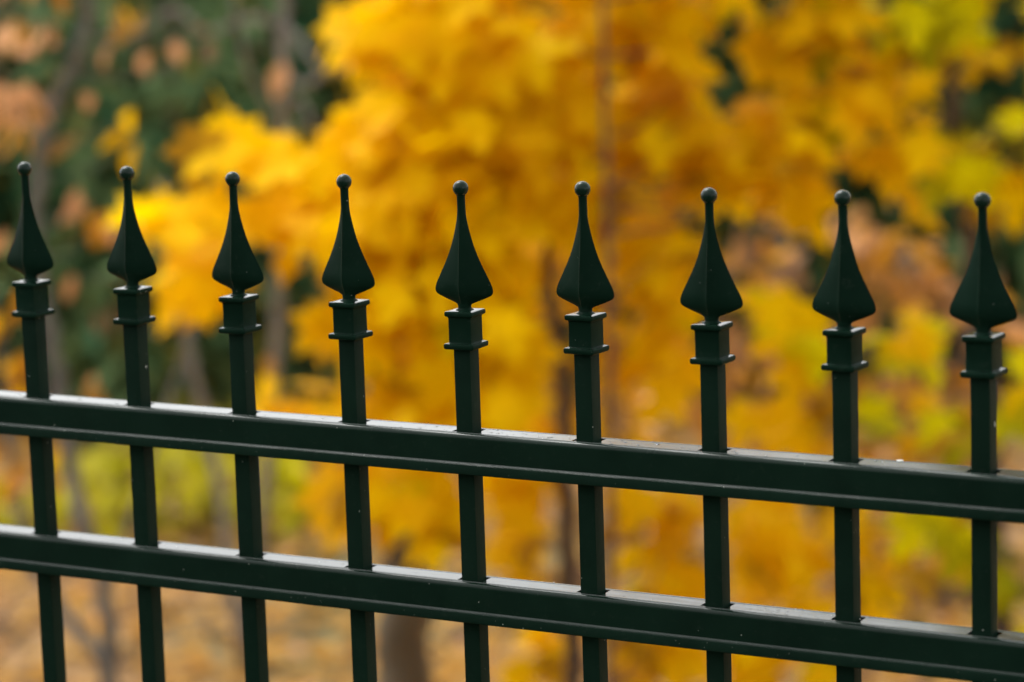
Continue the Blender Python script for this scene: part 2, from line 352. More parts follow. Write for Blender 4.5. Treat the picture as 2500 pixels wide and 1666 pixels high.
chip(lowrail, (0.786, 0.002, 0.0002), 0.0006, 0.0007, 0.0003)
chip(lowrail, (0.512, 0.0125, 0.0002), 0.0007, 0.0006, 0.0003)
for i, pk in shafts:
    if i == 1: chip(pk, (PW / 2, 0.003, 0.032), 0.0003, 0.0006, 0.0013)
    if i == 8: chip(pk, (PW / 2, 0.003, 0.034), 0.0003, 0.0008, 0.0022)

# ------------------------------------------------------------------ leaves, branches, trees
def maple_leaf(curl, fold, wob):
    half = [(0.0, 0.0), (0.13, -0.10), (0.27, -0.04), (0.40, -0.03), (0.33, 0.10), (0.30, 0.18), (0.44, 0.24), (0.58, 0.40), (0.43, 0.42), (0.36, 0.50),
            (0.22, 0.46), (0.15, 0.50), (0.22, 0.66), (0.21, 0.76), (0.11, 0.80), (0.0, 1.02)]
    mid = [(0, 0.74), (0, 0.46), (0, 0.2)]
    V, F = [], []
    def lift(x, y): return -curl * (x * x * 0.9 + (y - 0.35) ** 2 * 0.6) + fold * abs(x) + wob * math.sin(7 * x + 4 * y)
    for s in (1, -1):
        b = len(V); pts = half + mid
        for (x, y) in pts: V.append((s * x, y - 0.1, lift(s * x, y)))
        H = len(half)
        t_, m1, m2, m3 = b + H - 1, b + H, b + H + 1, b + H + 2
        loops = [[t_, m1, b + 12, b + 13, b + 14], [m1, m2, b + 10, b + 11, b + 12], [m2, b + 6, b + 7, b + 8, b + 9, b + 10], [m2, m3, b + 4, b + 5, b + 6], [m3, b, b + 1, b + 2, b + 3, b + 4]]
        for l in loops: F.append(l if s < 0 else l[::-1])
    b = len(V)                                    # petiole
    V += [(-0.012, -0.1, 0), (0.012, -0.1, 0), (0.01, -0.62, 0.06), (-0.01, -0.62, 0.06)]; F.append([b, b + 1, b + 2, b + 3])
    return np.array(V), F
def oval_leaf(curl, asp=0.5):
    out_ = [(0, 0), (0.22, 0.12), (0.42, 0.34), (0.46, 0.56), (0.30, 0.82), (0, 1.0)]
    V = [(x * asp * 2 * 0.5, y - .2, -curl * (y - .4) ** 2 + 0.25 * abs(x) * asp) for x, y in out_] + [(-x * asp, y - .2, -curl * (y - .4) ** 2 + 0.25 * x * asp) for x, y in out_[1:-1]]
    F = [[0, 1, 2, 3, 4, 5], [5, 9, 8, 7, 6, 0]]
    return np.array(V), F
MAPLE = [maple_leaf(0.25, 0.10, 0.02), maple_leaf(0.7, 0.0, 0.04), maple_leaf(0.1, 0.32, 0.03), maple_leaf(-0.4, 0.12, 0.05)]
OVAL = [oval_leaf(0.3), oval_leaf(0.7, 0.42), oval_leaf(-0.2, 0.6)]
FINE = [oval_leaf(0.2, 0.30), oval_leaf(0.5, 0.22)]

def join_leaves(name, shapes, mats, items, origin):
    """items: (shape index, material index, 4x4 matrix); one mesh"""
    vs, loops, starts, mi = [], [], [], []
    nv = 0
    for si, m_i, M in items:
        V, F = shapes[si]
        vs.append(V @ M[:3, :3].T + M[:3, 3] - origin)
        for f_ in F:
            starts.append(len(loops)); loops.extend([q + nv for q in f_]); mi.append(m_i)
        nv += len(V)
    me = bpy.data.meshes.new(name)
    vs = np.concatenate(vs)
    me.vertices.add(len(vs)); me.vertices.foreach_set('co', vs.astype(np.float32).ravel())
    me.loops.add(len(loops)); me.loops.foreach_set('vertex_index', np.array(loops, dtype=np.int32))
    me.polygons.add(len(starts)); me.polygons.foreach_set('loop_start', np.array(starts, dtype=np.int32))
    for mt in mats: me.materials.append(mt)
    me.polygons.foreach_set('material_index', np.array(mi, dtype=np.int32))
    me.update(calc_edges=True); me.validate()
    return me
def tube(pts, rad, q=7):
    pts = [Vector(p_) for p_ in pts]; V, F = [], []
    up = Vector((0.31, 0.77, 0.2))
    for i, p_ in enumerate(pts):
        d = (pts[min(i + 1, len(pts) - 1)] - pts[max(i - 1, 0)]).normalized()
        u = d.cross(up).normalized(); w = d.cross(u)
        for k in range(q):
            an = 2 * math.pi * k / q; V.append(p_ + rad[i] * (u * math.cos(an) + w * math.sin(an)))
    for i in range(len(pts) - 1):
        for k in range(q): F.append((i * q + k, i * q + (k + 1) % q, (i + 1) * q + (k + 1) % q, (i + 1) * q + k))
    F.append(tuple(reversed(range(q)))); F.append(tuple((len(pts) - 1) * q + k for k in range(q)))
    return V, F
def smooth_path(pts, n, jit, rr):
    """Catmull-Rom through the points with a little wander"""
    P = [Vector(p_) for p_ in pts]; P = [P[0] * 2 - P[1]] + P + [P[-1] * 2 - P[-2]]
    res = []
    for s in range(len(P) - 3):
        for k in range(n):
            u = k / n; a_, b_, c_, d_ = P[s:s + 4]
            res.append(0.5 * ((2 * b_) + (c_ - a_) * u + (2 * a_ - 5 * b_ + 4 * c_ - d_) * u * u + (3 * b_ - a_ - 3 * c_ + d_) * u ** 3))
    res.append(P[-2])
    for i in range(1, len(res) - 1): res[i] = res[i] + Vector((rr.gauss(0, jit), rr.gauss(0, jit), rr.gauss(0, jit)))
    return res
def part_tube(name, pts, r0, r1, mat, parent, origin, q=7):
    n = len(pts); rad = [r0 + (r1 - r0) * (i / (n - 1)) for i in range(n)]
    V, F = tube([p_ - Vector(origin) for p_ in pts], rad, q)
    return link(name, mesh(name, V, F, mat, True), parent)

CAMW = np.array(cam.matrix_world); CAMI = np.linalg.inv(CAMW)
def rand_rot(rr, facing, spread):
    """a leaf frame: its face looks along `facing`, loosely, its tip hangs down"""
    n = Vector(facing) + Vector((rr.gauss(0, spread), rr.gauss(0, spread), rr.gauss(0, spread)))
    n.normalize()
    down = Vector((rr.gauss(0, .55), rr.gauss(0, .55), -1)); yv = (down - n * down.dot(n)).normalized(); xv = yv.cross(n)
    return Matrix((xv, yv, n)).transposed()
def grow(name, label, cat, base, stems, clusters, mats, shapes, bark, seed, max_leaf_parts=0, group=None, leaf_name='leaf', twig_r=0.004, facing=(0.2, -0.62, 0.85), spread=0.48, crown_name='crown', fine_wood=True):
    """a woody plant: stems (polyline, r0, r1) with branches running to leaf clusters
    cluster = (centre, (ru, rdepth, rz), leaves, leaf size, weights over mats)"""
    rr = random.Random(seed); base = Vector(base)
    root = empty(name, base); tag(root, label, cat, group)
    spine = []
    for j, (pts, r0, r1) in enumerate(stems):
        path = smooth_path(pts, 6, r0 * 0.18, rr)
        part_tube('trunk' if j == 0 else 'stem', path, r0, r1, bark, root, base, 10)
        spine += [(p_, r0 + (r1 - r0) * i / len(path)) for i, p_ in enumerate(path)][2:]
    items = []; wood = ([], [])
    cr = np.array([CAMW[0, 0], CAMW[1, 0], 0]); cr /= np.linalg.norm(cr); cdp = np.array([-cr[1], cr[0], 0])
    for ci, (c, rad, n, size, wts) in enumerate(clusters):
        c = Vector(c)
        # branch from the nearest lower point on a stem
        best = min(spine, key=lambda q_: (q_[0] - c).length + 1.2 * max(0, q_[0].z - c.z + 0.05))
        a_ = best[0]; L = (c - a_).length
        if L > 0.06:
            mid = a_ * 0.5 + c * 0.5 + Vector((rr.gauss(0, .07) * L, rr.gauss(0, .07) * L, -0.06 * L + rr.gauss(0, .05) * L))
            path = smooth_path([a_, mid, c], 5, 0.006 * min(1, L), rr); r_a = min(best[1] * 0.7, twig_r * (0.8 + L))
            if fine_wood: part_tube('branch', path, r_a, twig_r * 0.35, bark, root, base, 6)
            else:
                V, F = tube([p_ - base for p_ in path], [r_a + (twig_r * .35 - r_a) * i / (len(path) - 1) for i in range(len(path))], 6); o_ = len(wood[0])
                wood[0].extend(V); wood[1].extend([tuple(q_ + o_ for q_ in f_) for f_ in F])
        tw = []
        for k in range(3):                        # short twigs through the cluster
            e_ = c + Vector(cr) * rr.uniform(-1, 1) * rad[0] * .8 + Vector(cdp) * rr.uniform(-1, 1) * rad[1] * .8 + Vector((0, 0, rr.uniform(-.8, .8) * rad[2]))
            tw.append(e_)
            if n > 10 and fine_wood: part_tube('twig', smooth_path([c, c * .5 + e_ * .5 + Vector((0, 0, .02)), e_], 3, 0.002, rr), twig_r * 0.35, twig_r * 0.18, bark, root, base, 5)
        for _ in range(n):
            d_ = R.normal(size=3); d_ /= np.linalg.norm(d_); d_ *= R.random() ** 0.42
            p_ = np.array(c) + cr * d_[0] * rad[0] + cdp * d_[1] * rad[1] + np.array([0, 0, d_[2] * rad[2]])
            Mr = rand_rot(rr, facing, spread)
            s_ = size * rr.uniform(0.7, 1.25)
            M = np.eye(4); M[:3, :3] = np.array(Mr) * s_; M[:3, 3] = p_
            items.append((rr.randrange(len(shapes)), rr.choices(range(len(mats)), wts)[0], M))
    if wood[0]: tag(link('branches', mesh('branches', wood[0], wood[1], bark, True), root), kind='stuff')
    parts = []
    if max_leaf_parts:                            # the leaves that show largest become parts of their own
        sc = []
        for k, it in enumerate(items):
            q_ = CAMI @ it[2][:, 3]
            u, v = q_[0] / -q_[2] * 2.891, q_[1] / -q_[2] * 2.891
            sc.append((-q_[2] if abs(u) < 0.5 and abs(v) < 0.34 else 1e3 - q_[2], k))
        sc.sort(); keep = {k for d, k in sc[:max_leaf_parts] if d < 900}
        parts = [items[k] for k in sorted(keep)]; items = [it for k, it in enumerate(items) if k not in keep]
    if items:
        crown = tag(link(crown_name, join_leaves(crown_name, shapes, mats, items, np.array(base)), root), kind='stuff')
    else: crown = empty(crown_name, (0, 0, 0), root)
    cache = {}
    for si, m_i, M in parts:
        if (si, m_i) not in cache:
            me = bpy.data.meshes.new('leaf'); V, F = shapes[si]; me.from_pydata(V.tolist(), [], F); me.materials.append(mats[m_i]); me.update(); cache[(si, m_i)] = me
        o = bpy.data.objects.new(leaf_name, cache[(si, m_i)]); COL.objects.link(o); o.parent = crown
        Ml = M.copy(); Ml[:3, 3] -= np.array(base); o.matrix_local = Matrix(Ml.tolist())
    return root
def bump_z(x, y): return float(ground_z(x, y))

GOLD = leaf_material('golden_leaf', (0.90, 0.59, 0.001), (0.88, 0.55, 0.001), 0.5)
AMBER = leaf_material('amber_leaf', (0.88, 0.53, 0.002), (0.84, 0.48, 0.002), 0.5)
OCHRE = leaf_material('ochre_leaf', (0.46, 0.25, 0.008), (0.30, 0.15, 0.008), 0.35)
LEMON = leaf_material('lemon_leaf', (0.80, 0.72, 0.002), (0.70, 0.62, 0.003), 0.48)
LIME = leaf_material('lime_leaf', (0.46, 0.42, 0.006), (0.28, 0.28, 0.006), 0.4)
RUST = leaf_material('rust_leaf', (0.40, 0.185, 0.045), (0.24, 0.105, 0.035), 0.3)
SALMON = leaf_material('salmon_leaf', (0.66, 0.36, 0.17), (0.52, 0.235, 0.085), 0.3)
ORANGE = leaf_material('orange_leaf', (0.58, 0.27, 0.02), (0.42, 0.17, 0.015), 0.35)
BROWN = leaf_material('brown_leaf', (0.20, 0.115, 0.06), (0.11, 0.065, 0.035), 0.25)
TAN = leaf_material('tan_leaf', (0.42, 0.232, 0.055), (0.37, 0.195, 0.045), 0.2)
OLIVE = leaf_material('olive_leaf', (0.15, 0.13, 0.02), (0.08, 0.075, 0.015), 0.3)
PINE = leaf_material('evergreen_leaf', (0.032, 0.090, 0.036), (0.018, 0.052, 0.022), 0.15)
SAGE = leaf_material('sage_leaf', (0.135, 0.21, 0.085), (0.08, 0.135, 0.05), 0.2)
MOSS = leaf_material('yellow_green_leaf', (0.52, 0.47, 0.035), (0.38, 0.35, 0.03), 0.35)
GREY_BARK = bark_material('grey_bark', (0.13, 0.115, 0.10), (0.30, 0.27, 0.24))
TRUNK_BARK = bark_material('grey_brown_bark', (0.075, 0.06, 0.036), (0.17, 0.13, 0.08))
BROWN_BARK = bark_material('brown_bark', (0.05, 0.035, 0.025), (0.13, 0.085, 0.06))
DARK_TWIG = bark_material('dark_grey_bark', (0.075, 0.07, 0.06), (0.17, 0.155, 0.135))
RED_BARK = bark_material('red_brown_bark', (0.09, 0.038, 0.016), (0.19, 0.085, 0.035))

# ------------------------------------------------------------------ the golden maples
grow('golden_maple', 'golden yellow young maple with a stout grey-brown trunk left of centre', 'tree', (-1.832, 3.528, -0.480),
  [([(-1.832, 3.528, -0.480), (-1.844, 3.577, -0.194), (-1.825, 3.582, 0.166), (-1.758, 3.549, 0.576), (-1.691, 3.512, 0.972), (-1.666, 3.524, 1.351)], 0.074, 0.02)],
  [
    ((-1.580, 3.246, 1.229), (0.118, 0.260, 0.100), 31, 0.120, (7, 2.8, 0.2, 0.05)),
    ((-1.444, 3.318, 1.206), (0.172, 0.260, 0.118), 54, 0.120, (7, 2.8, 0.2, 0.05)),
    ((-1.515, 3.248, 1.048), (0.182, 0.260, 0.100), 48, 0.120, (7, 2.8, 0.2, 0.05)),
    ((-1.623, 3.177, 0.998), (0.073, 0.260, 0.073), 14, 0.120, (7, 2.8, 0.2, 0.05)),
    ((-1.371, 3.324, 1.025), (0.136, 0.260, 0.100), 36, 0.120, (7, 2.8, 0.2, 0.05)),
    ((-1.763, 3.092, 0.968), (0.100, 0.260, 0.045), 10, 0.120, (7, 2.8, 0.2, 0.05)),
    ((-1.895, 3.021, 0.986), (0.054, 0.260, 0.050), 5, 0.120, (7, 2.8, 0.2, 0.05)),
    ((-1.861, 3.047, 1.025), (0.036, 0.130, 0.023), 1, 0.120, (4.5, 4.5, 0.6, 0.05)),
    ((-1.465, 3.241, 0.867), (0.191, 0.260, 0.109), 55, 0.120, (7, 2.8, 0.2, 0.05)),
    ((-1.622, 3.148, 0.846), (0.145, 0.260, 0.091), 35, 0.120, (7, 2.8, 0.2, 0.05)),
    ((-1.741, 3.081, 0.851), (0.091, 0.260, 0.068), 16, 0.120, (7, 2.8, 0.2, 0.05)),
    ((-1.953, 2.958, 0.832), (0.091, 0.260, 0.064), 13, 0.120, (7, 2.8, 0.2, 0.05)),
    ((-1.955, 2.934, 0.716), (0.068, 0.234, 0.059), 8, 0.120, (4.5, 4.5, 0.6, 0.05)),
    ((-1.895, 2.978, 0.767), (0.054, 0.234, 0.054), 6, 0.120, (7, 2.8, 0.2, 0.05)),
    ((-1.560, 3.158, 0.719), (0.118, 0.260, 0.082), 24, 0.120, (7, 2.8, 0.2, 0.05)),
    ((-1.433, 3.229, 0.714), (0.118, 0.260, 0.082), 23, 0.120, (7, 2.8, 0.2, 0.05)),
    ((-1.656, 3.081, 0.602), (0.086, 0.260, 0.041), 7, 0.120, (7, 2.8, 0.2, 0.05)),
    ((-1.480, 3.172, 0.555), (0.100, 0.260, 0.082), 18, 0.120, (7, 2.8, 0.2, 0.05)),
    ((-1.521, 3.126, 0.441), (0.136, 0.260, 0.054), 18, 0.120, (7, 2.8, 0.2, 0.05)),
    ((-1.760, 2.997, 0.472), (0.054, 0.195, 0.041), 4, 0.120, (7, 2.8, 0.2, 0.05)),
    ((-1.686, 3.030, 0.429), (0.091, 0.260, 0.036), 7, 0.120, (7, 2.8, 0.2, 0.05)),
    ((-1.527, 3.088, 0.263), (0.118, 0.260, 0.064), 18, 0.120, (7, 2.8, 0.2, 0.05)),
    ((-1.491, 3.094, 0.190), (0.068, 0.260, 0.032), 4, 0.120, (4.5, 4.5, 0.6, 0.05)),
    ((-1.655, 3.021, 0.290), (0.045, 0.195, 0.041), 4, 0.120, (4.5, 4.5, 0.6, 0.05)),
    ((-1.580, 3.274, 1.372), (0.109, 0.260, 0.064), 14, 0.120, (7, 2.8, 0.2, 0.05)),
    ((-1.438, 3.355, 1.375), (0.154, 0.260, 0.073), 22, 0.120, (7, 2.8, 0.2, 0.05)),
    ((-1.692, 3.187, 1.251), (0.023, 0.195, 0.045), 2, 0.120, (7, 2.8, 0.2, 0.05)),
    ((-1.596, 3.041, 0.220), (0.073, 0.260, 0.045), 7, 0.120, (7, 2.8, 0.2, 0.05)),
    ((-1.473, 3.125, 0.296), (0.073, 0.260, 0.045), 7, 0.120, (7, 2.8, 0.2, 0.05)),
    ((-1.603, 3.120, 0.649), (0.100, 0.260, 0.064), 13, 0.120, (7, 2.8, 0.2, 0.05)),
    ((-1.433, 3.172, 0.420), (0.054, 0.260, 0.054), 6, 0.120, (7, 2.8, 0.2, 0.05)),
    ((-1.580, 3.107, 0.515), (0.054, 0.195, 0.036), 3, 0.120, (4.5, 4.5, 0.6, 0.05)),
    ((-1.493, 3.182, 0.645), (0.109, 0.260, 0.073), 16, 0.120, (7, 2.8, 0.2, 0.05)),],
  [GOLD, AMBER, OCHRE, LEMON], MAPLE, TRUNK_BARK, 21, 300, 'golden maples behind the fence')
grow('golden_maple', 'slender golden maple sapling with a thin straight red-brown stem', 'tree', (-1.050, 3.062, -0.480),
  [([(-1.050, 3.062, -0.480), (-1.080, 3.146, 0.041), (-1.102, 3.202, 0.391), (-1.130, 3.269, 0.740), (-1.164, 3.340, 1.045), (-1.197, 3.414, 1.370)], 0.0105, 0.006)],
  [
    ((-1.338, 3.605, 1.205), (0.140, 0.260, 0.103), 40, 0.117, (7, 2.8, 0.2, 0.05)),
    ((-1.207, 3.675, 1.181), (0.103, 0.260, 0.094), 27, 0.117, (7, 2.8, 0.2, 0.05)),
    ((-1.335, 3.564, 0.983), (0.103, 0.260, 0.103), 30, 0.117, (7, 2.8, 0.2, 0.05)),
    ((-1.229, 3.625, 0.989), (0.103, 0.260, 0.094), 27, 0.117, (4.5, 4.5, 0.6, 0.05)),
    ((-1.129, 3.674, 0.948), (0.084, 0.260, 0.084), 18, 0.117, (4.5, 4.5, 0.6, 0.05)),
    ((-1.325, 3.537, 0.817), (0.094, 0.260, 0.075), 20, 0.117, (7, 2.8, 0.2, 0.05)),
    ((-1.197, 3.618, 0.859), (0.094, 0.260, 0.056), 11, 0.117, (4.5, 4.5, 0.6, 0.05)),
    ((-1.036, 3.716, 0.899), (0.103, 0.260, 0.075), 19, 0.117, (4.5, 4.5, 0.6, 0.05)),
    ((-0.959, 3.774, 0.970), (0.103, 0.260, 0.084), 22, 0.117, (4.5, 4.5, 0.6, 0.05)),
    ((-1.142, 3.627, 0.746), (0.056, 0.260, 0.047), 5, 0.117, (4.5, 4.5, 0.6, 0.05)),
    ((-1.213, 3.578, 0.703), (0.042, 0.260, 0.066), 6, 0.117, (4.5, 4.5, 0.6, 0.05)),
    ((-1.182, 3.571, 0.573), (0.056, 0.260, 0.084), 11, 0.117, (4.5, 4.5, 0.6, 0.05)),
    ((-0.935, 3.761, 0.831), (0.075, 0.260, 0.037), 6, 0.117, (4.5, 4.5, 0.6, 0.05)),
    ((-1.199, 3.479, 0.150), (0.042, 0.260, 0.066), 5, 0.117, (2, 5, 2, 0.2)),
    ((-1.124, 3.514, 0.110), (0.070, 0.260, 0.075), 11, 0.117, (4.5, 4.5, 0.6, 0.05)),
    ((-1.158, 3.473, 0.001), (0.066, 0.260, 0.047), 6, 0.117, (2, 5, 2, 0.2)),
    ((-1.078, 3.521, 0.016), (0.037, 0.260, 0.066), 4, 0.117, (2, 5, 2, 0.2)),
    ((-1.306, 3.653, 1.360), (0.140, 0.260, 0.075), 22, 0.117, (7, 2.8, 0.2, 0.05)),
    ((-1.126, 3.752, 1.344), (0.131, 0.260, 0.075), 20, 0.117, (4.5, 4.5, 0.6, 0.05)),
    ((-1.299, 3.690, 1.525), (0.134, 0.260, 0.093), 38, 0.117, (4.5, 4.5, 0.6, 0.05)),
    ((-1.118, 3.786, 1.491), (0.124, 0.260, 0.082), 29, 0.117, (4.5, 4.5, 0.6, 0.05)),
    ((-1.241, 3.749, 1.662), (0.093, 0.260, 0.082), 18, 0.117, (2, 5, 2, 0.2)),
    ((-1.341, 3.699, 1.693), (0.103, 0.260, 0.093), 23, 0.117, (2, 5, 2, 0.2)),
    ((-1.128, 3.816, 1.676), (0.103, 0.260, 0.093), 23, 0.117, (2, 5, 2, 0.2)),
    ((-1.292, 3.755, 1.838), (0.093, 0.260, 0.082), 16, 0.117, (2, 5, 2, 0.2)),
    ((-1.155, 3.838, 1.870), (0.103, 0.260, 0.082), 22, 0.117, (2, 5, 2, 0.2)),
    ((-1.241, 3.808, 1.965), (0.113, 0.260, 0.082), 24, 0.117, (2, 5, 2, 0.2)),
    ((-1.085, 3.863, 1.794), (0.093, 0.260, 0.093), 22, 0.117, (2, 5, 2, 0.2)),
    ((-1.026, 3.917, 1.902), (0.082, 0.260, 0.082), 16, 0.117, (2, 5, 2, 0.2)),
    ((-1.339, 3.750, 1.951), (0.093, 0.260, 0.082), 18, 0.117, (2, 5, 2, 0.2)),
    ((-1.403, 3.653, 1.640), (0.082, 0.260, 0.093), 18, 0.117, (2, 5, 2, 0.2)),
    ((-1.429, 3.671, 1.807), (0.072, 0.260, 0.082), 13, 0.117, (2, 5, 2, 0.2)),
    ((-1.021, 3.845, 1.515), (0.082, 0.260, 0.082), 16, 0.117, (2, 5, 2, 0.2)),
    ((-1.136, 3.724, 1.225), (0.037, 0.195, 0.028), 2, 0.117, (7, 2.8, 0.2, 0.05)),
    ((-1.170, 3.593, 0.655), (0.075, 0.260, 0.056), 9, 0.117, (4.5, 4.5, 0.6, 0.05)),
    ((-1.227, 3.533, 0.510), (0.037, 0.195, 0.084), 6, 0.117, (4.5, 4.5, 0.6, 0.05)),
    ((-1.127, 3.583, 0.479), (0.056, 0.260, 0.056), 6, 0.117, (4.5, 4.5, 0.6, 0.05)),
    ((-1.197, 3.500, 0.251), (0.047, 0.260, 0.056), 4, 0.117, (4.5, 4.5, 0.6, 0.05)),
    ((-1.113, 3.539, 0.211), (0.056, 0.260, 0.047), 4, 0.117, (4.5, 4.5, 0.6, 0.05)),
    ((-1.196, 3.439, -0.062), (0.047, 0.260, 0.047), 4, 0.117, (2, 5, 2, 0.2)),
    ((-1.113, 3.483, -0.075), (0.056, 0.260, 0.047), 4, 0.117, (2, 5, 2, 0.2)),
    ((-1.159, 3.678, 1.060), (0.047, 0.260, 0.047), 5, 0.117, (7, 2.8, 0.2, 0.05)),],
  [GOLD, AMBER, OCHRE, LEMON], MAPLE, RED_BARK, 22, 260, 'golden maples behind the fence')
grow('golden_maple', 'golden maple sapling with a crooked dark stem and browned leaves low in the middle', 'tree', (-1.293, 3.379, -0.480),
  [([(-1.293, 3.379, -0.480), (-1.336, 3.446, -0.010), (-1.343, 3.461, 0.324), (-1.347, 3.457, 0.468), (-1.360, 3.447, 0.611), (-1.392, 3.491, 0.774), (-1.473, 3.578, 1.065), (-1.533, 3.646, 1.201)], 0.022, 0.009)],
  [
    ((-1.518, 3.712, 1.110), (0.087, 0.260, 0.087), 16, 0.114, (4.5, 4.5, 0.6, 0.05)),
    ((-1.512, 3.664, 0.844), (0.077, 0.260, 0.087), 15, 0.114, (4.5, 4.5, 0.6, 0.05)),
    ((-1.333, 3.194, 0.633), (0.081, 0.260, 0.090), 19, 0.114, (7, 2.8, 0.2, 0.05)),
    ((-1.340, 3.161, 0.483), (0.076, 0.260, 0.072), 14, 0.114, (7, 2.8, 0.2, 0.05)),
    ((-1.504, 3.642, 0.711), (0.058, 0.260, 0.058), 6, 0.114, (2, 5, 2, 0.2)),
    ((-1.400, 3.675, 0.575), (0.039, 0.195, 0.087), 6, 0.114, (2, 5, 2, 0.2)),
    ((-1.517, 3.530, 0.171), (0.058, 0.260, 0.048), 7, 0.114, (4.5, 4.5, 0.6, 0.05)),
    ((-1.504, 3.523, 0.094), (0.053, 0.260, 0.058), 7, 0.114, (4.5, 4.5, 0.6, 0.05)),
    ((-1.492, 3.515, 0.018), (0.039, 0.195, 0.029), 2, 0.114, (4.5, 4.5, 0.6, 0.05)),
    ((-1.430, 3.509, -0.193), (0.082, 0.260, 0.048), 9, 0.114, (2, 5, 2, 0.2)),
    ((-1.270, 3.598, -0.199), (0.058, 0.260, 0.043), 5, 0.114, (2, 5, 2, 0.2)),
    ((-1.194, 3.640, -0.206), (0.068, 0.260, 0.043), 6, 0.114, (2, 5, 2, 0.2)),
    ((-1.495, 3.585, 0.388), (0.039, 0.195, 0.077), 6, 0.114, (2, 5, 2, 0.2)),
    ((-1.387, 3.636, 0.337), (0.029, 0.130, 0.058), 2, 0.114, (0.5, 3, 4, 0.3)),
    ((-1.540, 3.541, 0.295), (0.077, 0.260, 0.058), 10, 0.114, (7, 2.8, 0.2, 0.05)),
    ((-1.520, 3.541, 0.237), (0.068, 0.260, 0.048), 7, 0.114, (7, 2.8, 0.2, 0.05)),
    ((-1.467, 3.591, 0.340), (0.039, 0.195, 0.058), 3, 0.114, (4.5, 4.5, 0.6, 0.05)),
    ((-1.528, 3.622, 0.674), (0.077, 0.260, 0.077), 13, 0.114, (7, 2.8, 0.2, 0.05)),
    ((-1.489, 3.625, 0.578), (0.019, 0.130, 0.019), 1, 0.114, (2, 5, 2, 0.2)),
    ((-1.475, 3.615, 0.482), (0.017, 0.130, 0.058), 1, 0.114, (0, 1, 5, 0)),
    ((-1.471, 3.646, 0.634), (0.017, 0.130, 0.058), 1, 0.114, (0, 1, 5, 0)),],
  [GOLD, AMBER, OCHRE, LEMON], MAPLE, BROWN_BARK, 23, 160, 'golden maples behind the fence')
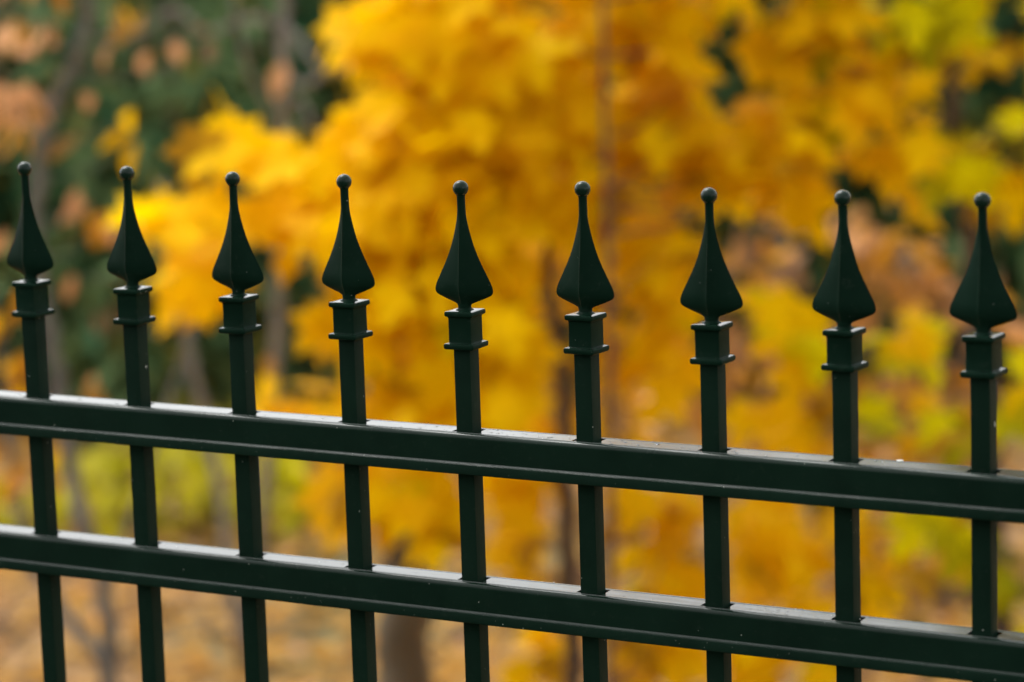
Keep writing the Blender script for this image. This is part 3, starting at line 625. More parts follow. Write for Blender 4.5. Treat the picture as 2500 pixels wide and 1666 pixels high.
# ------------------------------------------------------------------ the lemon-yellow maple on the right
grow('lemon_maple', 'lemon-yellow maple with greenish leaves at the right edge', 'tree', (-0.577, 4.087, -0.480),
  [([(-0.577, 4.087, -0.480), (-0.576, 4.059, -0.234), (-0.610, 4.115, 0.151), (-0.638, 4.100, 0.547), (-0.675, 4.070, 0.888), (-0.686, 4.053, 1.222), (-0.678, 4.009, 1.365)], 0.029, 0.011)],
  [
    ((-0.863, 3.794, 1.183), (0.102, 0.260, 0.074), 18, 0.109, (3.5, 4.5, 0.8, 0.4, 0.1, 0.1)),
    ((-0.892, 3.769, 1.139), (0.056, 0.195, 0.037), 3, 0.109, (1, 0.4, 0.3, 7, 1.2, 0.2)),
    ((-0.949, 3.737, 1.141), (0.065, 0.260, 0.083), 12, 0.109, (3.5, 4.5, 0.8, 0.4, 0.1, 0.1)),
    ((-1.068, 3.692, 1.255), (0.046, 0.260, 0.037), 4, 0.109, (3.5, 4.5, 0.8, 0.4, 0.1, 0.1)),
    ((-0.742, 3.863, 1.188), (0.093, 0.260, 0.065), 13, 0.109, (1, 0.4, 0.3, 7, 1.2, 0.2)),
    ((-0.799, 3.805, 1.053), (0.102, 0.260, 0.065), 15, 0.109, (3.5, 4.5, 0.8, 0.4, 0.1, 0.1)),
    ((-0.704, 3.865, 1.086), (0.074, 0.260, 0.056), 8, 0.109, (3.5, 4.5, 0.8, 0.4, 0.1, 0.1)),
    ((-0.829, 3.781, 1.018), (0.056, 0.195, 0.037), 3, 0.109, (1, 0.4, 0.3, 7, 1.2, 0.2)),
    ((-0.608, 3.924, 1.110), (0.060, 0.260, 0.046), 5, 0.109, (3.5, 4.5, 0.8, 0.4, 0.1, 0.1)),
    ((-0.653, 3.914, 1.194), (0.065, 0.260, 0.046), 6, 0.109, (1, 0.4, 0.3, 7, 1.2, 0.2)),
    ((-0.592, 3.960, 1.246), (0.056, 0.260, 0.037), 4, 0.109, (1, 0.4, 0.3, 7, 1.2, 0.2)),
    ((-0.743, 3.809, 0.915), (0.083, 0.260, 0.046), 8, 0.109, (3.5, 4.5, 0.8, 0.4, 0.1, 0.1)),
    ((-0.697, 3.844, 0.958), (0.046, 0.260, 0.037), 3, 0.109, (3.5, 4.5, 0.8, 0.4, 0.1, 0.1)),
    ((-0.574, 3.906, 0.917), (0.065, 0.260, 0.060), 8, 0.109, (1, 0.4, 0.3, 7, 1.2, 0.2)),
    ((-0.504, 3.957, 0.979), (0.042, 0.260, 0.074), 6, 0.109, (1, 0.4, 0.3, 7, 1.2, 0.2)),
    ((-0.627, 3.864, 0.860), (0.042, 0.156, 0.028), 2, 0.109, (1, 0.4, 0.3, 7, 1.2, 0.2)),
    ((-0.494, 3.940, 0.860), (0.028, 0.195, 0.065), 3, 0.109, (3.5, 4.5, 0.8, 0.4, 0.1, 0.1)),
    ((-0.699, 3.822, 0.849), (0.037, 0.156, 0.028), 2, 0.109, (3.5, 4.5, 0.8, 0.4, 0.1, 0.1)),
    ((-0.552, 3.898, 0.816), (0.028, 0.156, 0.028), 1, 0.109, (0.2, 1, 3, 1, 1, 1.5)),
    ((-0.790, 3.865, 1.336), (0.139, 0.260, 0.074), 23, 0.109, (3.5, 4.5, 0.8, 0.4, 0.1, 0.1)),
    ((-0.588, 3.979, 1.337), (0.130, 0.260, 0.074), 21, 0.109, (1, 0.4, 0.3, 7, 1.2, 0.2)),
    ((-0.839, 3.867, 1.492), (0.122, 0.260, 0.092), 34, 0.109, (0.2, 1, 3, 1, 1, 1.5)),
    ((-0.638, 3.983, 1.503), (0.153, 0.260, 0.112), 64, 0.109, (0.2, 1, 3, 1, 1, 1.5)),
    ((-0.582, 4.046, 1.665), (0.143, 0.260, 0.112), 60, 0.109, (0.2, 1, 3, 1, 1, 1.5)),
    ((-0.728, 3.965, 1.671), (0.122, 0.260, 0.092), 36, 0.109, (0.2, 1, 3, 1, 1, 1.5)),
    ((-0.460, 4.083, 1.497), (0.133, 0.260, 0.153), 76, 0.109, (0.2, 1, 3, 1, 1, 1.5)),
    ((-0.615, 4.058, 1.821), (0.122, 0.260, 0.092), 36, 0.109, (0.2, 1, 3, 1, 1, 1.5)),
    ((-0.777, 3.968, 1.827), (0.112, 0.260, 0.092), 31, 0.109, (0.2, 1, 3, 1, 1, 1.5)),
    ((-0.489, 4.112, 1.735), (0.122, 0.260, 0.122), 48, 0.109, (0.2, 1, 3, 1, 1, 1.5)),
    ((-0.680, 4.052, 1.979), (0.133, 0.260, 0.102), 44, 0.109, (0.2, 1, 3, 1, 1, 1.5)),
    ((-0.552, 4.129, 2.001), (0.133, 0.260, 0.112), 48, 0.109, (0.2, 1, 3, 1, 1, 1.5)),
    ((-0.810, 3.981, 1.993), (0.092, 0.260, 0.082), 17, 0.109, (0.2, 1, 3, 1, 1, 1.5)),
    ((-0.625, 4.118, 2.159), (0.122, 0.260, 0.102), 40, 0.109, (0.2, 1, 3, 1, 1, 1.5)),
    ((-0.497, 4.195, 2.182), (0.112, 0.260, 0.112), 38, 0.109, (0.2, 1, 3, 1, 1, 1.5)),
    ((-0.601, 4.160, 2.304), (0.082, 0.260, 0.071), 14, 0.109, (0.2, 1, 3, 1, 1, 1.5)),
    ((-0.890, 3.875, 1.676), (0.092, 0.260, 0.092), 21, 0.109, (0.2, 1, 3, 1, 1, 1.5)),
    ((-0.915, 3.893, 1.841), (0.092, 0.260, 0.092), 23, 0.109, (0.2, 1, 3, 1, 1, 1.5)),
    ((-0.882, 3.939, 1.986), (0.092, 0.260, 0.082), 20, 0.109, (0.2, 1, 3, 1, 1, 1.5)),
    ((-0.942, 3.860, 1.751), (0.082, 0.260, 0.082), 18, 0.109, (0.2, 1, 3, 1, 1, 1.5)),
    ((-0.927, 3.786, 1.331), (0.111, 0.260, 0.074), 18, 0.109, (4.5, 4.5, 0.6, 0.05, 0, 0)),
    ((-0.391, 4.050, 1.130), (0.111, 0.260, 0.139), 29, 0.109, (1, 0.4, 0.3, 7, 1.2, 0.2)),
    ((-0.360, 4.014, 0.855), (0.111, 0.260, 0.111), 24, 0.109, (1, 0.4, 0.3, 7, 1.2, 0.2)),
    ((-0.910, 3.650, 0.583), (0.070, 0.260, 0.060), 9, 0.109, (4, 3, 1, 1.5, 0.2, 0.1)),
    ((-0.870, 3.659, 0.509), (0.051, 0.195, 0.042), 4, 0.109, (3, 3, 1, 1.5, 0.2, 0.1)),
    ((-0.695, 3.754, 0.489), (0.074, 0.260, 0.056), 7, 0.109, (1, 0.4, 0.3, 7, 1.2, 0.2)),
    ((-0.633, 3.798, 0.537), (0.046, 0.195, 0.037), 3, 0.109, (1, 0.4, 0.3, 7, 1.2, 0.2)),
    ((-0.729, 3.709, 0.358), (0.046, 0.195, 0.042), 3, 0.109, (1, 0.4, 0.3, 7, 1.2, 0.2)),
    ((-0.607, 3.777, 0.353), (0.065, 0.260, 0.046), 4, 0.109, (0.2, 1, 3, 1, 1, 1.5)),
    ((-0.923, 3.601, 0.365), (0.051, 0.234, 0.051), 5, 0.109, (3.5, 4.5, 0.8, 0.4, 0.1, 0.1)),
    ((-0.827, 3.660, 0.389), (0.046, 0.260, 0.056), 3, 0.109, (0.2, 1, 3, 1, 1, 1.5)),
    ((-0.784, 3.702, 0.478), (0.046, 0.260, 0.056), 3, 0.109, (0.2, 1, 3, 1, 1, 1.5)),
    ((-0.472, 3.846, 0.312), (0.046, 0.260, 0.065), 4, 0.109, (0.1, 0.2, 0.3, 2.5, 4, 1)),
    ((-0.467, 3.875, 0.449), (0.032, 0.260, 0.056), 2, 0.109, (0.2, 1, 3, 1, 1, 1.5)),
    ((-0.645, 3.745, 0.300), (0.056, 0.260, 0.037), 3, 0.109, (0.2, 1, 3, 1, 1, 1.5)),
    ((-0.927, 3.558, 0.156), (0.065, 0.260, 0.046), 7, 0.109, (3.5, 4.5, 0.8, 0.4, 0.1, 0.1)),
    ((-0.843, 3.592, 0.089), (0.056, 0.260, 0.046), 5, 0.109, (3.5, 4.5, 0.8, 0.4, 0.1, 0.1)),
    ((-0.885, 3.576, 0.127), (0.046, 0.260, 0.037), 3, 0.109, (3.5, 4.5, 0.8, 0.4, 0.1, 0.1)),
    ((-0.636, 3.719, 0.136), (0.065, 0.234, 0.032), 4, 0.109, (1, 0.4, 0.3, 7, 1.2, 0.2)),
    ((-0.569, 3.750, 0.106), (0.046, 0.195, 0.032), 3, 0.109, (1, 0.4, 0.3, 7, 1.2, 0.2)),
    ((-0.689, 3.677, 0.074), (0.056, 0.260, 0.042), 3, 0.109, (3.5, 4.5, 0.8, 0.4, 0.1, 0.1)),
    ((-0.445, 3.793, -0.035), (0.032, 0.234, 0.056), 3, 0.109, (0.1, 0.2, 0.3, 2.5, 4, 1)),
    ((-0.854, 3.567, -0.011), (0.065, 0.260, 0.032), 3, 0.109, (3.5, 4.5, 0.8, 0.4, 0.1, 0.1)),
    ((-0.519, 3.771, 0.068), (0.056, 0.260, 0.046), 3, 0.109, (0.2, 1, 3, 1, 1, 1.5)),
    ((-0.925, 3.523, -0.027), (0.046, 0.260, 0.037), 3, 0.109, (3.5, 4.5, 0.8, 0.4, 0.1, 0.1)),
    ((-0.936, 3.498, -0.127), (0.083, 0.260, 0.046), 7, 0.109, (3.5, 4.5, 0.8, 0.4, 0.1, 0.1)),
    ((-0.821, 3.556, -0.158), (0.083, 0.260, 0.037), 5, 0.109, (3.5, 4.5, 0.8, 0.4, 0.1, 0.1)),
    ((-0.765, 3.646, 0.140), (0.046, 0.260, 0.046), 3, 0.109, (3.5, 4.5, 0.8, 0.4, 0.1, 0.1)),
    ((-0.734, 3.639, 0.012), (0.056, 0.260, 0.046), 3, 0.109, (3.5, 4.5, 0.8, 0.4, 0.1, 0.1)),
    ((-0.567, 3.771, 0.206), (0.065, 0.260, 0.037), 3, 0.109, (0.2, 1, 3, 1, 1, 1.5)),
    ((-0.971, 3.516, 0.066), (0.037, 0.260, 0.056), 4, 0.109, (3.5, 4.5, 0.8, 0.4, 0.1, 0.1)),
    ((-0.614, 3.683, -0.111), (0.074, 0.260, 0.046), 3, 0.109, (0.2, 1, 3, 1, 1, 1.5)),
    ((-0.779, 3.660, 0.250), (0.046, 0.260, 0.037), 3, 0.109, (3.5, 4.5, 0.8, 0.4, 0.1, 0.1)),
    ((-0.534, 3.818, 0.351), (0.046, 0.260, 0.056), 3, 0.109, (1, 0.4, 0.3, 7, 1.2, 0.2)),
    ((-0.864, 3.627, 0.326), (0.046, 0.260, 0.046), 3, 0.109, (3.5, 4.5, 0.8, 0.4, 0.1, 0.1)),
    ((-0.808, 3.631, 0.188), (0.037, 0.260, 0.046), 2, 0.109, (0.2, 1, 3, 1, 1, 1.5)),
    ((-0.351, 3.930, 0.399), (0.093, 0.260, 0.185), 25, 0.109, (0.2, 1, 3, 1, 1, 1.5)),
    ((-0.315, 3.880, 0.033), (0.111, 0.260, 0.185), 30, 0.109, (0.1, 0.2, 0.3, 2.5, 4, 1)),],
  [GOLD, AMBER, OCHRE, LEMON, LIME, OLIVE], MAPLE, BROWN_BARK, 31, 300)
# ------------------------------------------------------------------ the rust shrubs behind it
grow('rust_shrub', 'rusty brown shrub half hidden behind the lemon-yellow maple', 'shrub', (-1.790, 5.900, -0.480),
  [([(-1.790, 5.900, -0.480), (-1.855, 5.895, -0.312), (-1.903, 5.895, 0.212), (-1.914, 5.869, 0.500)], 0.02, 0.007), ([(-1.756, 5.919, -0.480), (-1.692, 6.011, -0.191), (-1.576, 6.077, 0.200), (-1.495, 6.083, 0.384)], 0.016, 0.006)],
  [
    ((-1.910, 5.702, 0.407), (0.139, 0.390, 0.101), 16, 0.111, (1, 5, 0.5, 0.4)),
    ((-1.792, 5.661, -0.143), (0.151, 0.390, 0.076), 10, 0.111, (1, 1, 0.2, 4)),
    ((-1.514, 5.848, 0.008), (0.189, 0.390, 0.101), 20, 0.111, (2, 1.5, 0.2, 3)),
    ((-1.883, 5.700, 0.319), (0.114, 0.390, 0.076), 9, 0.111, (4, 1.5, 0.6, 2)),
    ((-1.567, 5.888, 0.370), (0.151, 0.390, 0.114), 20, 0.111, (4, 1, 1.2, 2)),
    ((-1.419, 5.954, 0.277), (0.139, 0.390, 0.114), 18, 0.111, (4, 1.5, 0.6, 2)),
    ((-1.671, 5.847, 0.460), (0.101, 0.390, 0.076), 8, 0.111, (4, 1, 1.2, 2)),
    ((-1.960, 5.618, 0.123), (0.076, 0.390, 0.139), 13, 0.111, (4, 1, 1.2, 2)),
    ((-1.337, 5.981, 0.175), (0.101, 0.390, 0.088), 8, 0.111, (4, 1.5, 0.6, 2)),
    ((-1.670, 5.804, 0.237), (0.101, 0.390, 0.088), 10, 0.111, (4, 1.5, 0.6, 2)),
    ((-2.149, 5.481, -0.031), (0.114, 0.390, 0.076), 13, 0.111, (2, 0.5, 0.4, 4)),
    ((-1.983, 5.569, -0.062), (0.101, 0.390, 0.076), 10, 0.111, (2, 0.5, 0.4, 4)),
    ((-1.766, 5.702, -0.008), (0.139, 0.390, 0.101), 14, 0.111, (4, 1.5, 0.6, 2)),
    ((-1.348, 5.936, -0.023), (0.139, 0.390, 0.101), 13, 0.111, (4, 1.5, 0.6, 2)),
    ((-1.591, 5.764, -0.200), (0.202, 0.390, 0.088), 20, 0.111, (2, 2, 1, 3)),
    ((-1.920, 5.578, -0.201), (0.126, 0.390, 0.076), 11, 0.111, (2, 0.5, 2, 4)),
    ((-1.313, 5.911, -0.247), (0.126, 0.390, 0.101), 12, 0.111, (4, 1.5, 0.6, 2)),],
  [RUST, BROWN, SALMON, ORANGE], OVAL, GREY_BARK, 41, 120)
grow('rust_shrub', 'low orange-brown shrub near the ground at the lower right', 'shrub', (-1.425, 5.197, -0.480),
  [([(-1.425, 5.197, -0.480), (-1.402, 5.166, -0.709), (-1.369, 5.214, -0.558), (-1.313, 5.268, -0.444)], 0.014, 0.006)],
  [
    ((-1.270, 5.285, -0.480), (0.166, 0.390, 0.083), 17, 0.111, (3, 1.5, 1, 4)),
    ((-1.423, 5.191, -0.521), (0.130, 0.390, 0.071), 12, 0.111, (2, 1, 0.6, 4)),
    ((-1.137, 5.366, -0.450), (0.107, 0.390, 0.083), 10, 0.111, (3, 1, 1, 3)),
    ((-1.658, 5.052, -0.548), (0.130, 0.390, 0.071), 12, 0.111, (2, 1, 1, 4)),
    ((-1.786, 4.993, -0.485), (0.071, 0.390, 0.071), 6, 0.111, (2, 2, 1, 3)),
    ((-1.211, 5.291, -0.622), (0.178, 0.390, 0.071), 16, 0.111, (4, 1.5, 0.6, 2)),
    ((-1.520, 5.116, -0.623), (0.142, 0.390, 0.059), 11, 0.111, (2, 1, 1, 4)),
    ((-2.065, 4.837, -0.475), (0.071, 0.390, 0.095), 6, 0.111, (1, 5, 0.5, 0.4)),
    ((-1.379, 5.242, -0.383), (0.095, 0.390, 0.059), 6, 0.111, (4, 1.5, 0.6, 2)),],
  [RUST, BROWN, SALMON, ORANGE], OVAL, GREY_BARK, 42, 100)
# ------------------------------------------------------------------ the orange shrub and bare twigs on the left
grow('orange_shrub', 'leggy grey-stemmed shrub with sparse salmon and orange leaves at the left', 'shrub', (-2.452, 3.254, -0.480),
  [([(-2.452, 3.254, -0.480), (-2.474, 3.288, -0.239), (-2.494, 3.306, -0.089), (-2.561, 3.327, 0.056), (-2.631, 3.370, 0.251), (-2.724, 3.447, 0.524), (-2.779, 3.493, 0.766), (-2.787, 3.571, 0.956), (-2.730, 3.642, 1.158), (-2.726, 3.678, 1.332)], 0.022, 0.012), ([(-2.493, 3.303, -0.109), (-2.486, 3.412, 0.044), (-2.493, 3.511, 0.181), (-2.528, 3.671, 0.329), (-2.520, 3.781, 0.482)], 0.007, 0.004), ([(-2.471, 3.282, -0.279), (-2.717, 3.336, -0.065), (-2.816, 3.397, 0.147), (-2.893, 3.474, 0.373), (-2.972, 3.500, 0.738), (-3.019, 3.544, 1.101)], 0.016, 0.008)],
  [
    ((-2.845, 3.582, 1.183), (0.062, 0.325, 0.057), 8, 0.086, (4, 2, 2, 0.3, 0.5)),
    ((-2.800, 3.608, 1.181), (0.026, 0.130, 0.047), 2, 0.086, (4, 2, 2, 0.3, 0.5)),
    ((-2.867, 3.534, 0.999), (0.057, 0.325, 0.115), 13, 0.086, (4, 2, 2, 0.3, 0.5)),
    ((-2.809, 3.556, 0.946), (0.023, 0.078, 0.031), 1, 0.086, (0.7, 5, 0.5, 2, 0.3)),
    ((-2.811, 3.576, 1.049), (0.042, 0.195, 0.042), 2, 0.086, (4, 2, 2, 0.3, 0.5)),
    ((-2.714, 3.626, 1.029), (0.017, 0.039, 0.012), 1, 0.086, (1, 0, 0, 0, 0)),
    ((-2.729, 3.597, 0.925), (0.027, 0.039, 0.010), 1, 0.086, (1, 0, 2, 0, 0)),
    ((-2.612, 3.660, 0.908), (0.037, 0.078, 0.031), 2, 0.086, (0, 0, 1, 5, 0)),
    ((-2.629, 3.662, 0.965), (0.015, 0.052, 0.021), 1, 0.086, (0, 0, 0, 5, 0)),
    ((-2.733, 3.568, 0.784), (0.029, 0.078, 0.033), 1, 0.086, (5, 1, 1, 0, 0)),
    ((-2.708, 3.575, 0.748), (0.019, 0.052, 0.012), 1, 0.086, (4, 0, 1, 0, 1)),
    ((-2.664, 3.595, 0.721), (0.037, 0.104, 0.042), 3, 0.086, (0.7, 5, 0.5, 2, 0.3)),
    ((-2.855, 3.483, 0.702), (0.036, 0.260, 0.042), 2, 0.086, (4, 2, 2, 0.3, 0.5)),
    ((-2.844, 3.451, 0.507), (0.031, 0.260, 0.062), 3, 0.086, (0.7, 5, 0.5, 2, 0.3)),
    ((-2.814, 3.442, 0.373), (0.036, 0.260, 0.083), 6, 0.086, (0.7, 5, 0.5, 2, 0.3)),
    ((-2.827, 3.401, 0.199), (0.026, 0.260, 0.042), 2, 0.086, (0.7, 5, 0.5, 2, 0.3)),
    ((-2.797, 3.406, 0.136), (0.036, 0.260, 0.052), 4, 0.086, (0.7, 5, 0.5, 2, 0.3)),
    ((-2.647, 3.699, 1.206), (0.047, 0.195, 0.052), 5, 0.086, (1, 1, 4, 1, 1)),
    ((-2.670, 3.671, 1.130), (0.023, 0.104, 0.023), 1, 0.086, (4, 2, 2, 0.3, 0.5)),
    ((-2.613, 3.696, 1.093), (0.042, 0.195, 0.026), 1, 0.086, (1, 0, 1, 0, 4)),
    ((-2.508, 3.769, 1.166), (0.021, 0.065, 0.017), 1, 0.086, (1, 2, 0, 0, 2)),
    ((-2.470, 3.783, 1.126), (0.019, 0.065, 0.017), 1, 0.086, (2, 1, 0, 0, 1)),
    ((-2.698, 3.499, 0.327), (0.042, 0.195, 0.031), 2, 0.086, (0.7, 5, 0.5, 2, 0.3)),
    ((-2.730, 3.449, 0.165), (0.026, 0.130, 0.042), 2, 0.086, (0.7, 5, 0.5, 2, 0.3)),
    ((-3.001, 3.469, 1.056), (0.125, 0.390, 0.208), 53, 0.086, (4, 2, 2, 0.3, 0.5)),
    ((-2.982, 3.380, 0.543), (0.125, 0.390, 0.208), 49, 0.086, (0.7, 5, 0.5, 2, 0.3)),
    ((-2.800, 3.639, 1.345), (0.146, 0.390, 0.062), 16, 0.086, (4, 2, 2, 0.3, 0.5)),],
  [SALMON, ORANGE, TAN, AMBER, BROWN], OVAL, DARK_TWIG, 51, 220, facing=(0.1, -0.9, 0.5), twig_r=0.003)
grow('bare_shrub', 'nearly bare grey twiggy shrub against the dark evergreens', 'shrub', (-2.636, 4.059, -0.480),
  [([(-2.636, 4.059, -0.480), (-2.616, 4.139, -0.126), (-2.571, 4.198, 0.438), (-2.538, 4.206, 0.775), (-2.520, 4.189, 1.020), (-2.526, 4.223, 1.215), (-2.501, 4.187, 1.348)], 0.0175, 0.0114),
   ([(-2.518, 4.190, 1.023), (-2.450, 4.180, 1.006), (-2.394, 4.187, 1.033), (-2.371, 4.208, 1.075)], 0.0105, 0.0057),
   ([(-2.524, 4.212, 1.150), (-2.455, 4.195, 1.097), (-2.394, 4.185, 1.024)], 0.00875, 0.0057),
   ([(-2.636, 4.059, -0.480), (-2.720, 4.102, -0.011), (-2.807, 4.118, 0.324), (-2.849, 4.138, 0.548), (-2.890, 4.154, 0.749)], 0.01575, 0.0076),
   ([(-2.524, 4.212, 1.150), (-2.592, 4.132, 1.172), (-2.652, 4.063, 1.144), (-2.731, 4.029, 1.201), (-2.794, 3.984, 1.155), (-2.907, 3.917, 1.137)], 0.007, 0.00475),
   ([(-2.530, 4.203, 0.887), (-2.566, 4.155, 0.979), (-2.588, 4.119, 1.091), (-2.612, 4.113, 1.287)], 0.007, 0.00475),
   ([(-2.537, 4.207, 0.930), (-2.479, 4.201, 0.965), (-2.424, 4.172, 0.892)], 0.007, 0.00475)],
  [
    ((-2.726, 4.016, 1.120), (0.033, 0.130, 0.022), 1, 0.086, (3, 1, 1, 0, 1)),
    ((-2.791, 3.973, 1.090), (0.027, 0.104, 0.022), 1, 0.086, (4, 1, 1, 0, 0)),
    ((-2.373, 4.207, 1.075), (0.024, 0.065, 0.020), 1, 0.086, (5, 0, 1, 0, 0)),
    ((-2.481, 4.142, 1.058), (0.024, 0.065, 0.013), 1, 0.086, (3, 1, 1, 0, 1)),
    ((-2.529, 4.067, 0.813), (0.022, 0.065, 0.013), 1, 0.086, (3, 2, 0, 1, 1)),
    ((-2.823, 3.833, 0.459), (0.054, 0.260, 0.065), 3, 0.086, (1, 1, 0, 0, 3)),
    ((-2.484, 3.999, 0.329), (0.033, 0.130, 0.038), 2, 0.086, (3, 1, 1, 1, 0)),
    ((-2.904, 3.804, 0.548), (0.017, 0.065, 0.017), 1, 0.086, (3, 1, 0, 0, 1)),],
  [SALMON, ORANGE, TAN, AMBER, BROWN], OVAL, GREY_BARK, 52, 60, facing=(0.1, -0.9, 0.5), twig_r=0.003)
# ------------------------------------------------------------------ the low yellow-green shrub
grow('yellow_green_shrub', 'low yellow-green shrub seen between the two rails at the left', 'shrub', (-3.484, 5.094, -0.480),
  [([(-3.484, 5.094, -0.480), (-3.481, 5.083, -0.542), (-3.512, 5.096, -0.386), (-3.533, 5.117, -0.216)], 0.016, 0.006)],
  [
    ((-3.783, 4.965, -0.272), (0.145, 0.390, 0.119), 71, 0.091, (5, 2, 1.5, 0.5)),
    ((-3.554, 5.098, -0.254), (0.171, 0.390, 0.119), 84, 0.091, (5, 2, 1.5, 0.5)),
    ((-3.323, 5.222, -0.289), (0.158, 0.390, 0.119), 83, 0.091, (3, 4, 0.5, 1.2)),
    ((-3.648, 5.013, -0.420), (0.158, 0.390, 0.092), 60, 0.091, (5, 2, 1.5, 0.5)),
    ((-3.429, 5.132, -0.441), (0.171, 0.390, 0.092), 60, 0.091, (3, 1, 3, 0.3)),
    ((-3.223, 5.250, -0.435), (0.132, 0.390, 0.105), 62, 0.091, (3, 4, 0.5, 1.2)),
    ((-3.938, 4.858, -0.370), (0.105, 0.390, 0.079), 26, 0.091, (5, 2, 1.5, 0.5)),
    ((-3.149, 5.274, -0.529), (0.079, 0.390, 0.053), 13, 0.091, (5, 2, 1.5, 0.5)),
    ((-2.860, 5.432, -0.552), (0.079, 0.390, 0.053), 16, 0.091, (3, 4, 0.5, 1.2)),
    ((-3.491, 5.154, -0.153), (0.119, 0.390, 0.053), 20, 0.091, (5, 2, 1.5, 0.5)),
    ((-2.990, 5.370, -0.495), (0.092, 0.390, 0.066), 19, 0.091, (5, 2, 1.5, 0.5)),
    ((-3.402, 5.213, -0.104), (0.079, 0.325, 0.053), 11, 0.091, (2, 0, 3, 0)),
    ((-3.586, 5.113, -0.085), (0.092, 0.390, 0.053), 9, 0.091, (1, 0, 4, 0)),
    ((-4.148, 4.749, -0.324), (0.158, 0.390, 0.145), 80, 0.091, (5, 2, 1.5, 0.5)),],
  [MOSS, LIME, OLIVE, LEMON], OVAL, GREY_BARK, 61, 120)
# ------------------------------------------------------------------ evergreens and brush further back
grow('evergreen_shrub', 'dark evergreen shrub outside the left edge of the picture', 'shrub', (-6.718, 6.749, -0.480),
  [([(-6.718, 6.749, -0.480), (-6.688, 6.769, 0.657), (-6.718, 6.799, 1.681)], 0.04, 0.012)],
  [
    ((-5.757, 6.749, -0.212), (0.852, 0.852, 0.639), 340, 0.169, (5, 1, 0.6)),
    ((-7.423, 7.395, -0.114), (0.848, 0.848, 0.636), 336, 0.169, (5, 1, 0.6)),
    ((-6.635, 5.803, -0.070), (0.843, 0.843, 0.632), 332, 0.169, (5, 1, 0.6)),
    ((-6.145, 7.497, 0.006), (0.836, 0.836, 0.627), 327, 0.169, (5, 1, 0.6)),
    ((-7.637, 6.586, 0.111), (0.828, 0.828, 0.621), 320, 0.169, (5, 1, 0.6)),
    ((-5.940, 6.254, 0.187), (0.818, 0.818, 0.614), 313, 0.169, (5, 1, 0.6)),
    ((-6.955, 7.628, 0.254), (0.807, 0.807, 0.605), 305, 0.169, (5, 1, 0.6)),
    ((-7.131, 5.954, 0.241), (0.795, 0.795, 0.596), 295, 0.169, (5, 1, 0.6)),
    ((-5.891, 7.051, 0.359), (0.781, 0.781, 0.586), 285, 0.169, (5, 1, 0.6)),
    ((-7.516, 7.078, 0.447), (0.765, 0.765, 0.574), 274, 0.169, (5, 1, 0.6)),
    ((-6.360, 5.985, 0.575), (0.748, 0.748, 0.561), 262, 0.169, (5, 1, 0.6)),
    ((-6.472, 7.534, 0.615), (0.730, 0.730, 0.547), 249, 0.169, (5, 1, 0.6)),
    ((-7.410, 6.348, 0.668), (0.710, 0.710, 0.532), 235, 0.169, (5, 1, 0.6)),
    ((-5.961, 6.583, 0.782), (0.688, 0.688, 0.516), 221, 0.169, (5, 1, 0.6)),
    ((-7.149, 7.361, 0.855), (0.664, 0.664, 0.498), 206, 0.169, (5, 1, 0.6)),
    ((-6.810, 6.035, 0.857), (0.639, 0.639, 0.479), 191, 0.169, (5, 1, 0.6)),
    ((-6.191, 7.194, 1.016), (0.612, 0.612, 0.459), 175, 0.169, (5, 1, 0.6)),
    ((-7.376, 6.776, 1.043), (0.584, 0.584, 0.438), 159, 0.169, (5, 1, 0.6)),
    ((-6.276, 6.309, 1.150), (0.553, 0.553, 0.415), 143, 0.169, (5, 1, 0.6)),
    ((-6.746, 7.336, 1.238), (0.521, 0.521, 0.391), 127, 0.169, (5, 1, 0.6)),
    ((-7.070, 6.327, 1.242), (0.487, 0.487, 0.366), 111, 0.169, (5, 1, 0.6)),
    ((-6.213, 6.817, 1.426), (0.452, 0.452, 0.339), 95, 0.169, (5, 1, 0.6)),
    ((-7.102, 7.016, 1.390), (0.415, 0.415, 0.311), 80, 0.169, (5, 1, 0.6)),
    ((-6.625, 6.336, 1.559), (0.376, 0.376, 0.282), 66, 0.169, (5, 1, 0.6)),
    ((-6.531, 7.077, 1.623), (0.335, 0.335, 0.251), 52, 0.169, (5, 1, 0.6)),
    ((-7.032, 6.649, 1.658), (0.292, 0.292, 0.219), 40, 0.169, (5, 1, 0.6)),],
  [PINE, SAGE, OLIVE], FINE, BROWN_BARK, 71, 0, 'evergreen shrubs behind the maples', spread=0.9, fine_wood=False)
